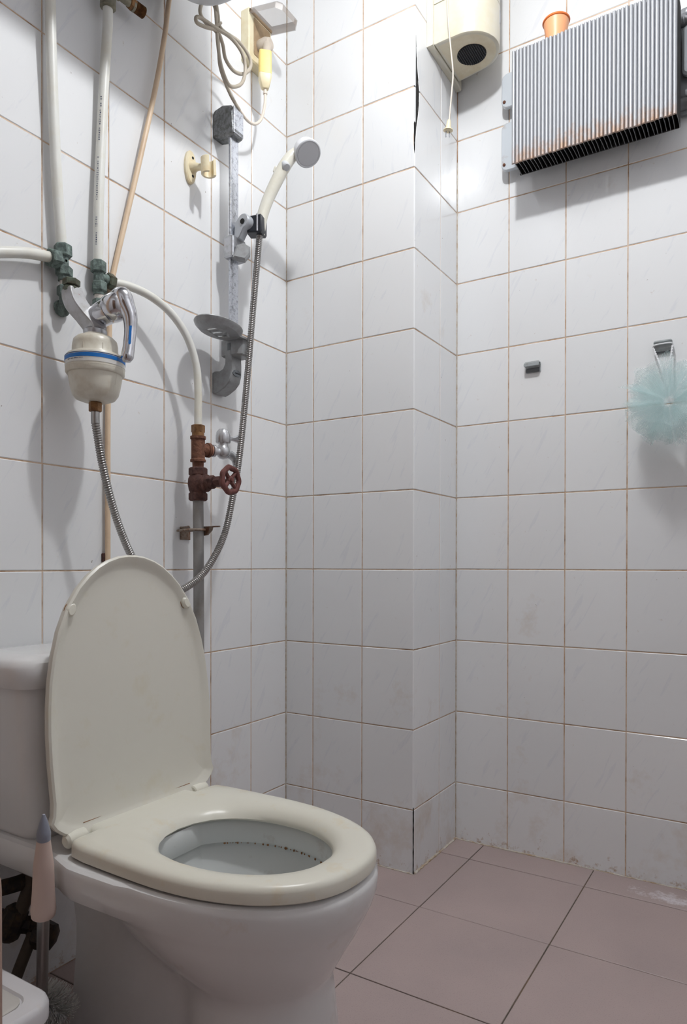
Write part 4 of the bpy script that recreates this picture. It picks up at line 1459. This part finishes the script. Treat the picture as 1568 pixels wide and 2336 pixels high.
# ------------------------------------------------------------------ socket box, plug, cord
t = thing('socket_box', 'ivory wall socket box with raised smoky clear cover near the corner', 'socket', (0.014, -0.148, 2.055))
g = G()
g.prism(rrect(0.092, 0.130, 0.006, 3), V(0.0002, -0.148, 2.117), Y, Z, X, 0.026, 0.003)
bxo = g.build('back_box', ivory_box, t)
g = G()
g.prism(rrect(0.066, 0.094, 0.004, 3), V(0.0255, -0.143, 2.118), Y, Z, X, 0.0022, 0.0008)
g.build('socket_face', box_inside, bxo)
g = G()
hz = 2.176
ca, cb, cn = Y, V(0.975, 0, -0.22).normalized(), V(0.22, 0, 0.975).normalized()
co_ = V(0.026, -0.148, hz)
ol = [(-0.044, 0.0), (0.044, 0.0), (0.044, 0.085), (0.030, 0.098), (-0.030, 0.098), (-0.044, 0.085)]
inn = inset(ol, 0.002)
P = lambda o_, h: [co_ + ca * a + cb * b + cn * h for a, b in o_]
g.loft([P(ol, -0.013), P(ol, 0.0), P(inset(ol, 0.006), 0.006), P(inset(ol, 0.008), 0.0045), P(inset(ol, 0.002), -0.001), P(inset(ol, 0.002), -0.013)], True, False, True)
g.build('cover', clear_m, t, angle=30)
g = G()
g.tube([(0.026, -0.192, hz - 0.004), (0.026, -0.104, hz - 0.004)], 0.0042, 10, 1, False)
g.build('hinge', box_inside, t)

t = thing('adapter_plug', 'yellow safety plug hanging from the wall socket on the left wall', 'plug', (0.06, -0.172, 1.965))
g = G()
g.lathe([(0.0175, 0.0), (0.0185, 0.004), (0.0180, 0.022), (0.0135, 0.032), (0.005, 0.034)], (0.0280, -0.1500, 2.1010), X, 24)
g.tube([(0.052, -0.152, 2.098), (0.058, -0.160, 2.085), (0.060, -0.168, 2.064)], [0.0120, 0.0115, 0.0090], 14, 6)
g.build('plug_body', plug_grey, t)
g = G()
A = lambda w, d, z: [V(0.060, -0.1720, z) + V(0.70, 0.71, 0) * a + V(-0.71, 0.70, 0) * b for a, b in rrect(w, d, 0.004, 3)]
g.loft([A(0.030, 0.024, 2.0050), A(0.0315, 0.026, 2.0060), A(0.0310, 0.026, 2.0620), A(0.027, 0.022, 2.0640)])
g.build('upper_case', yellow_block, t)
g = G()
g.loft([A(0.016, 0.014, 1.9720), A(0.0190, 0.016, 1.9735), A(0.0270, 0.022, 1.9880), A(0.0315, 0.026, 1.9980), A(0.0312, 0.026, 2.0055)])
g.build('lower_case', pale_yellow, t)
g = G()
g.lathe([(0.0055, 0.0), (0.0055, 0.006), (0.0040, 0.007), (0.0040, 0.014)], (0.060, -0.1712, 1.9595), Z, 12)
g.build('strain_relief', cord_pale, t)

cord_pts = [(0.118, -0.4245, 2.055), (0.1, -0.4009, 2.0408), (0.095, -0.3854, 2.005), (0.09, -0.3683, 1.9831), (0.085, -0.3021, 1.9986), (0.085, -0.2654, 1.9875), (0.085, -0.2589, 1.9664), (0.085, -0.2814, 1.9362), (0.09, -0.3233, 1.9144), (0.095, -0.3591, 1.9187), (0.1, -0.375, 1.9413), (0.1, -0.3937, 1.9586), (0.1, -0.4286, 1.9435), (0.1, -0.4556, 1.9352), (0.1, -0.4583, 1.9447), (0.1, -0.4422, 1.9535), (0.103, -0.4008, 1.9588), (0.103, -0.35, 1.9691), (0.102, -0.3118, 1.9611), (0.1, -0.2961, 1.9351), (0.1, -0.3071, 1.8949), (0.1, -0.3348, 1.8686), (0.1, -0.3573, 1.8635), (0.1, -0.3793, 1.8897), (0.1, -0.3908, 1.9313), (0.095, -0.3897, 1.9827), (0.09, -0.3899, 2.0187), (0.09, -0.4111, 2.0169), (0.09, -0.4304, 1.9979), (0.09, -0.4358, 1.9733), (0.085, -0.4127, 1.9697), (0.085, -0.3772, 1.9704), (0.08, -0.3659, 1.9451), (0.075, -0.3559, 1.9133), (0.075, -0.3395, 1.888), (0.07, -0.311, 1.8708), (0.066, -0.2769, 1.8590), (0.062, -0.2434, 1.8543), (0.058, -0.2105, 1.864), (0.06, -0.1875, 1.8879), (0.06, -0.1735, 1.9307), (0.06, -0.1712, 1.9600)]
t = thing('power_cord', 'coiled grey power cord hanging from the heater to the yellow plug', 'cord', (0.09, -0.36, 1.86))
g = G()
g.tube(cord_pts[:37], 0.0040, 10, 8)
g.tube([(0.1, -0.380, 1.985), (0.106, -0.392, 1.972), (0.098, -0.402, 1.962), (0.088, -0.39, 1.968), (0.086, -0.372, 1.978), (0.098, -0.366, 1.972)], 0.003, 8, 6)
g.build('cord', cord_m, t)
g = G()
g.tube(cord_pts[36:], 0.0036, 10, 8)
g.build('cord_end', cord_pale, t)

# ------------------------------------------------------------------ electric water heater above the frame
t = thing('water_heater', 'white cylindrical water heater, only its curved underside showing at the top edge', 'water heater', (0.2, -0.8, 1.945))
g = G()
R_ = 0.192
g.lathe([(0.02, -0.025), (0.10, -0.020), (0.155, -0.008), (R_ - 0.006, 0.012), (R_, 0.03), (R_, 0.745), (R_ - 0.005, 0.757), (0.165, 0.766), (0.10, 0.774), (0.02, 0.777)], (0.20, -1.205, 2.137), Y, 56)
g.build('tank', tank_m, t)
g = G()
for yy in (-0.98, -0.63):
    G().box((0.008, yy, 2.2), (0.016, 0.06, 0.25), 0.003).build('wall_bracket', rad_dark, t)

# ------------------------------------------------------------------ fan heater in the corner
fan = thing('fan_heater', 'ivory wall fan heater with round black grille high in the corner', 'fan heater', (0.45, 0.155, 2.09))


def fan_outline(off=0.0):
    c = (0.478, 0.152)
    r = 0.077
    pts_ = [(0.411, 0.0755), (0.440, 0.0745)]
    for a in range(-90, 76, 9):
        pts_.append((c[0] + r * math.cos(math.radians(a)), c[1] + r * math.sin(math.radians(a))))
    pts_ += [(0.445, 0.2345), (0.411, 0.2385)]
    return inset(pts_, off) if off else pts_


g = G()
FP = lambda off, z: [V(a, b, z) for a, b in fan_outline(off)]
g.loft([FP(0.009, 2.1000), FP(0.004, 2.1008), FP(0.001, 2.1030), FP(0, 2.107), FP(0, 2.2020)], True, False, True)
fb = g.build('lower_housing', fan_cream, fan)
g = G()
g.loft([FP(0.003, 2.2018), FP(0.003, 2.2040), FP(0, 2.2048), FP(0, 2.45)])
g.build('upper_housing', fan_cream, fan)
g = G()
g.loft([FP(0.009, 2.1000), FP(0.03, 2.1002)], True, False, True)
g.build('underside', fan_under, fb)
g = G()
g.prism(ell(0.0375, 0.0375, 36), V(0.482, 0.156, 2.0990), X, Y, Z, 0.0014)
gr = g.build('grille', black_m, fb)
g = G()
for k in range(-6, 7):
    xx = k * 0.0055
    hl = math.sqrt(max(0, 0.036 ** 2 - xx ** 2))
    g.box((0.482 + xx, 0.156, 2.0980), (0.0012, 2 * hl, 0.0022))
g.build('grille_bars', black_plastic, gr)
g = G()
g.prism([(0.066, 2.096), (0.235, 2.096), (0.258, 2.090), (0.262, 2.094), (0.262, 2.45), (0.066, 2.45)], V(XC + 0.0005, 0, 0), Y, Z, X, 0.0155, 0.003)
g.build('mounting_plate', fan_cream, fan)
g = G()
d = V(math.cos(math.radians(18)), math.sin(math.radians(18)), 0)
g.prism([(-0.007, -0.016), (0.007, -0.018), (0.007, 0.014), (-0.007, 0.016)], V(0.478, 0.152, 2.178) + d * 0.0766, V(-d.y, d.x, 0), Z, d, 0.0008)
g.build('sticker', simple('faded_sticker', srgb(176, 184, 204), 0.5, 0, srgb(150, 158, 184), 0.6, 90.0), fb)
t = thing('hanging_plug', 'pale flat cable with two pin plug dangling below the fan heater', 'cable', (0.46, 0.067, 1.90))
g = G()
g.tube([(0.4520, 0.0690, 2.30), (0.4530, 0.0662, 2.2026), (0.4549, 0.0660, 2.1472), (0.4585, 0.066, 2.1018), (0.4634, 0.066, 2.0561), (0.4683, 0.066, 2.0051), (0.4660, 0.066, 1.9676), (0.4626, 0.066, 1.9305), (0.4591, 0.066, 1.8934), (0.4575, 0.066, 1.882)], 0.0026, 8, 6, True, 0.7)
g.build('cable', cord_pale, t)
g = G()
pd = V(-0.10, 0.0, -1).normalized()
po = V(0.4580, 0.066, 1.890)
g.lathe([(0.0034, 0.0), (0.0050, 0.006), (0.0068, 0.018), (0.0072, 0.022), (0.0118, 0.0240), (0.0122, 0.0262), (0.0085, 0.0285)], po, pd, 14)
g.build('plug', old_ivory, t)
g = G()
for s in (-1, 1):
    c = po + pd * 0.028 + V(0.848, 0.529, 0) * (0.0042 * s)
    g.box(c + pd * 0.007, (0.0030, 0.0016, 0.015))
g.build('pin', dull_chrome, t)

# ------------------------------------------------------------------ finned radiator on the back wall
RZ0, RZ1 = 1.781, 2.062
RYF, RYB = 0.1500, 0.2150
RX0, RX1 = 0.5900, 0.9680
NF = 41
rad = thing('radiator', 'silver finned wall radiator with rusty lower edge and black underside', 'radiator', (0.775, 0.20, RZ0))
pitch_ = (RX1 - RX0) / NF
fm = bpy.data.meshes.new('fin')
hw = pitch_ / 2 - 0.0002
prof = []
for k in range(9):
    a = PI * k / 8
    prof.append((hw * math.cos(a), 0.0052 - 0.0052 * math.sin(a)))
capn = prof + [(-hw, 0.0062), (hw, 0.0062)]
vs, fs, mi = [], [], []


def add_prism(ol, za, zb, m_side, m_end):
    b = len(vs)
    n = len(ol)
    for z in (za, zb):
        for a, c in ol:
            vs.append((a, c, z))
    for i in range(n):
        j = (i + 1) % n
        fs.append((b + i, b + j, b + n + j, b + n + i))
        mi.append(m_side)
    fs.append(tuple(b + i for i in reversed(range(n))))
    mi.append(m_end)
    fs.append(tuple(b + n + i for i in range(n)))
    mi.append(m_end)


HF = RZ1 - RZ0
add_prism(capn, 0, HF, 0, 0)
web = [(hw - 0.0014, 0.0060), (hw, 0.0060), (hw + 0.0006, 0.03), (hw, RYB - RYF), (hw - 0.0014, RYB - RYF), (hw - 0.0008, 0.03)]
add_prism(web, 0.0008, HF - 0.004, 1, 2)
fm.from_pydata(vs, [], fs)


def fin_paint():
    m, nt, b = new_mat('fin_paint')
    tc = nd(nt, 'ShaderNodeTexCoord')
    sx = nd(nt, 'ShaderNodeSeparateXYZ')
    oi = nd(nt, 'ShaderNodeObjectInfo')
    nt.links.new(tc.outputs['Object'], sx.inputs[0])
    va = nd(nt, 'ShaderNodeVectorMath', operation='MULTIPLY_ADD')
    nt.links.new(oi.outputs['Random'], va.inputs[0])
    va.inputs[1].default_value = (9, 17, 5)
    nt.links.new(tc.outputs['Object'], va.inputs[2])
    n = nd(nt, 'ShaderNodeTexNoise', Scale=28.0, Detail=5.0, Roughness=0.7)
    nt.links.new(va.outputs[0], n.inputs['Vector'])
    # rust creeping up from the lower edge
    mr = nd(nt, 'ShaderNodeMapRange')
    mr.inputs['From Min'].default_value = 0.075
    mr.inputs['From Max'].default_value = 0.0
    mr.inputs['To Min'].default_value = 0.0
    mr.inputs['To Max'].default_value = 0.42
    nt.links.new(sx.outputs['Z'], mr.inputs['Value'])
    ad = nd(nt, 'ShaderNodeMath', operation='ADD')
    nt.links.new(mr.outputs[0], ad.inputs[0])
    nt.links.new(n.outputs['Fac'], ad.inputs[1])
    r = ramp(nt, ad.outputs[0], [(0.68, (0, 0, 0)), (0.98, (0.75,) * 3)])
    c = mix(nt, r.outputs[0], srgb(166, 168, 173), srgb(166, 126, 92))
    nt.links.new(c, b.inputs['Base Color'])
    b.inputs['Metallic'].default_value = 0.25
    b.inputs['Roughness'].default_value = 0.42
    return m


for m in (fin_paint(), black_m, rad_dark):
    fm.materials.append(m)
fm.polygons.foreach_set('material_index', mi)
bm = bmesh.new()
bm.from_mesh(fm)
bmesh.ops.recalc_face_normals(bm, faces=bm.faces)
bm.to_mesh(fm)
bm.free()
fm.polygons.foreach_set('use_smooth', [True] * len(fm.polygons))
fm.set_sharp_from_angle(angle=math.radians(40))
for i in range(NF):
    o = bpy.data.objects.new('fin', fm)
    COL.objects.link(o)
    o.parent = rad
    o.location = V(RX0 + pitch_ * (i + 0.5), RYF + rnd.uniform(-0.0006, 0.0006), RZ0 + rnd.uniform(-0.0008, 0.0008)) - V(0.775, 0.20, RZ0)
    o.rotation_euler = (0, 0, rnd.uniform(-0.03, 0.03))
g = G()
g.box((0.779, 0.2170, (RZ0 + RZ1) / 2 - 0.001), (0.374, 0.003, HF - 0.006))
g.build('back_sheet', black_m, rad)
for (za, zb) in ((1.984, 2.075), (1.818, 1.944)):
    g = G()
    g.prism(rrect(0.075, zb - za, 0.016, 5), V(0.572, 0.2360, (za + zb) / 2), X, Z, Y, 0.0120, 0.002, True)
    ep = g.build('end_panel', rad_panel, rad)
    g = G()
    g.lathe([(0.004, 0), (0.004, 0.002), (0.002, 0.0035)], (0.5425, 0.2360, za + 0.016), -Y, 12)
    g.build('rivet', rust, ep)
for zz in (2.050, 1.855):
    g = G()
    g.tube([(0.56, 0.252, zz), (1.10, 0.252, zz)], 0.0155, 16, 1, False)
    g.build('header_pipe', rad_dark, rad)
for zz in (2.058, 1.872):
    g = G()
    g.tube([(0.9765, 0.2385, zz), (1.03, 0.2385, zz)], 0.007, 12, 1, False)
    g.build('side_tube', silver_plastic, rad)
g = G()
g.prism(rrect(0.034, 0.116, 0.013, 5), V(0.9865, 0.2300, 1.9680), X, Z, Y, 0.018, 0.005, True)
g.build('side_panel', rad_panel, rad)
g = G()
g.prism(rrect(0.12, 0.25, 0.01, 4), V(1.02, 0.2520, 1.955), X, Z, Y, 0.010, 0.002)
g.build('side_plate', rad_dark, rad)

# orange cup standing on the radiator
t = thing('plastic_cup', 'small orange plastic cup standing behind the top of the radiator', 'cup', (0.6925, 0.183, 2.064))
CC = V(0.6925, 0.1830, 0)
g = G()
g.lathe([(0.022, 2.0640), (0.024, 2.065), (0.0305, 2.1150), (0.0290, 2.1150), (0.0225, 2.0680), (0.002, 2.0675)], CC, Z, 32)
g.build('cup_body', orange_pale, t)
g = G()
rg = []
for i in range(36):
    a = 2 * PI * i / 36
    d = V(math.cos(a), math.sin(a), 0)
    rg.append([CC + Z * 2.1155 + d * (0.0305 + 0.0028 * math.cos(b)) + Z * 0.0028 * math.sin(b) for b in [2 * PI * k / 8 for k in range(8)]])
g.loft(rg + [rg[0]], True, False, False)
g.build('rim', orange_m, t)


# ------------------------------------------------------------------ wall hooks and bath puff
def hook(label, x, z, up_):
    t = thing('wall_hook', label, 'hook', (x, YB - 0.01, z - 0.02), 'adhesive hooks on the back wall')
    g = G()
    g.prism(rrect(0.040, 0.028, 0.004, 3), V(x, YB - 0.0002, z), X, Z, -Y, 0.004, 0.0015)
    g.build('plate', hook_m, t)
    g = G()
    if up_:
        P_ = [(0.0, 0.004), (0.006, 0.0125), (0.016, 0.014), (0.019, 0.010), (0.014, 0.005), (0.012, -0.004), (0.004, -0.010), (0.0, -0.008)]
    else:
        P_ = [(0.0, 0.012), (0.010, 0.0135), (0.017, 0.008), (0.018, 0.000), (0.014, -0.001), (0.012, 0.005), (0.004, 0.004), (0.0, -0.004)]
    g.prism(P_, V(x - 0.0205, YB - 0.003, z), -Y, Z, X, 0.041, 0.0025, True)
    g.build('lip', hook_m if not up_ else hook_m, t)
    g = G()
    g.prism(rrect(0.037, 0.010, 0.003, 3), V(x, YB - 0.0042, z - 0.008), X, Z, -Y, 0.003, 0.001)
    g.build('lower_plate', hook_dark, t)
    return t


hook('small grey metal hook alone on the back wall, nothing hanging on it', 0.6125, 1.2945, False)
hook('small grey metal hook on the back wall holding the mint bath puff', 0.9285, 1.2950, True)

puff = thing('bath_puff', 'mint green net bath puff hanging on a white cord from the hook', 'bath puff', (0.952, 0.2, 1.06))
PC = V(0.950, 0.1900, 1.148)
g = G()
uvs = []
NP = 24
for k in range(NP):
    # ruffled cups of netting opening outwards all over the puff
    th = 2 * PI * (k * 0.381966) + rnd.uniform(-0.25, 0.25)
    cz = 1 - 1.5 * (k + 0.5) / NP
    ph = math.acos(cz)
    d = V(math.sin(ph) * math.cos(th), -cz * 0.75, math.sin(ph) * math.sin(th)).normalized()
    e1, e2 = perp(d, V(rnd.uniform(-1, 1), rnd.uniform(-1, 1), rnd.uniform(-1, 1)).normalized())
    L = rnd.uniform(0.072, 0.098) * (0.74 if d.y < -0.5 else 1.0)
    rad0 = rnd.uniform(0.036, 0.056)
    waves = rnd.choice((3, 4, 5))
    p0 = rnd.uniform(0, 6)
    sq = rnd.uniform(0.45, 0.9)
    NA, NR = 26, 9
    rows_ = []
    for i in range(NR):
        s = i / (NR - 1)
        row = []
        for j in range(NA):
            q = 2 * PI * j / (NA - 1)
            rr_ = 0.004 + rad0 * s ** 0.75
            lip = 1 + 0.28 * s * math.sin(waves * q + p0) + 0.1 * math.sin(2 * q + p0 * 2)
            hh2 = 0.012 + L * s * (1 - 0.16 * s) + 0.010 * s * math.cos(waves * q + p0 * 1.7)
            p = PC + d * hh2 + e1 * (rr_ * lip * math.cos(q)) + e2 * (rr_ * lip * sq * math.sin(q))
            p.y = min(p.y, YB - 0.002)
            row.append(p)
        rows_.append(row)
    g.loft(rows_, False, False, False)
    for i in range(NR):
        for j in range(NA):
            uvs.append((j / (NA - 1) * 1.6, i / (NR - 1)))
net = g.build('netting', net_m, puff, angle=180)
ul = net.data.uv_layers.new(name='uv')
for lp in net.data.loops:
    ul.data[lp.index].uv = uvs[lp.vertex_index]
net['kind'] = 'stuff'
g = G()


def twist(a, b):
    a, b = Vector(a), Vector(b)
    n = 40
    dd = (b - a).normalized()
    e1_, e2_ = perp(dd)
    for ph_ in (0, PI):
        g.tube([a + (b - a) * (i / n) + (e1_ * math.cos(ph_ + i * 0.9) + e2_ * math.sin(ph_ + i * 0.9)) * 0.0012 for i in range(n + 1)], 0.0014, 6, 1, False)


twist((0.9070, YB - 0.014, 1.2950), (0.9350, 0.2220, 1.2200))
twist((0.9495, YB - 0.014, 1.2960), (0.9430, 0.2220, 1.2120))
g.tube([(0.9070, YB - 0.0140, 1.2950), (0.9100, YB - 0.0185, 1.2990), (0.9280, YB - 0.0200, 1.3000), (0.9465, YB - 0.0185, 1.2995), (0.9495, YB - 0.0140, 1.2960)], 0.0018, 8, 4)
g.build('hanging_cord', rope_m, puff)
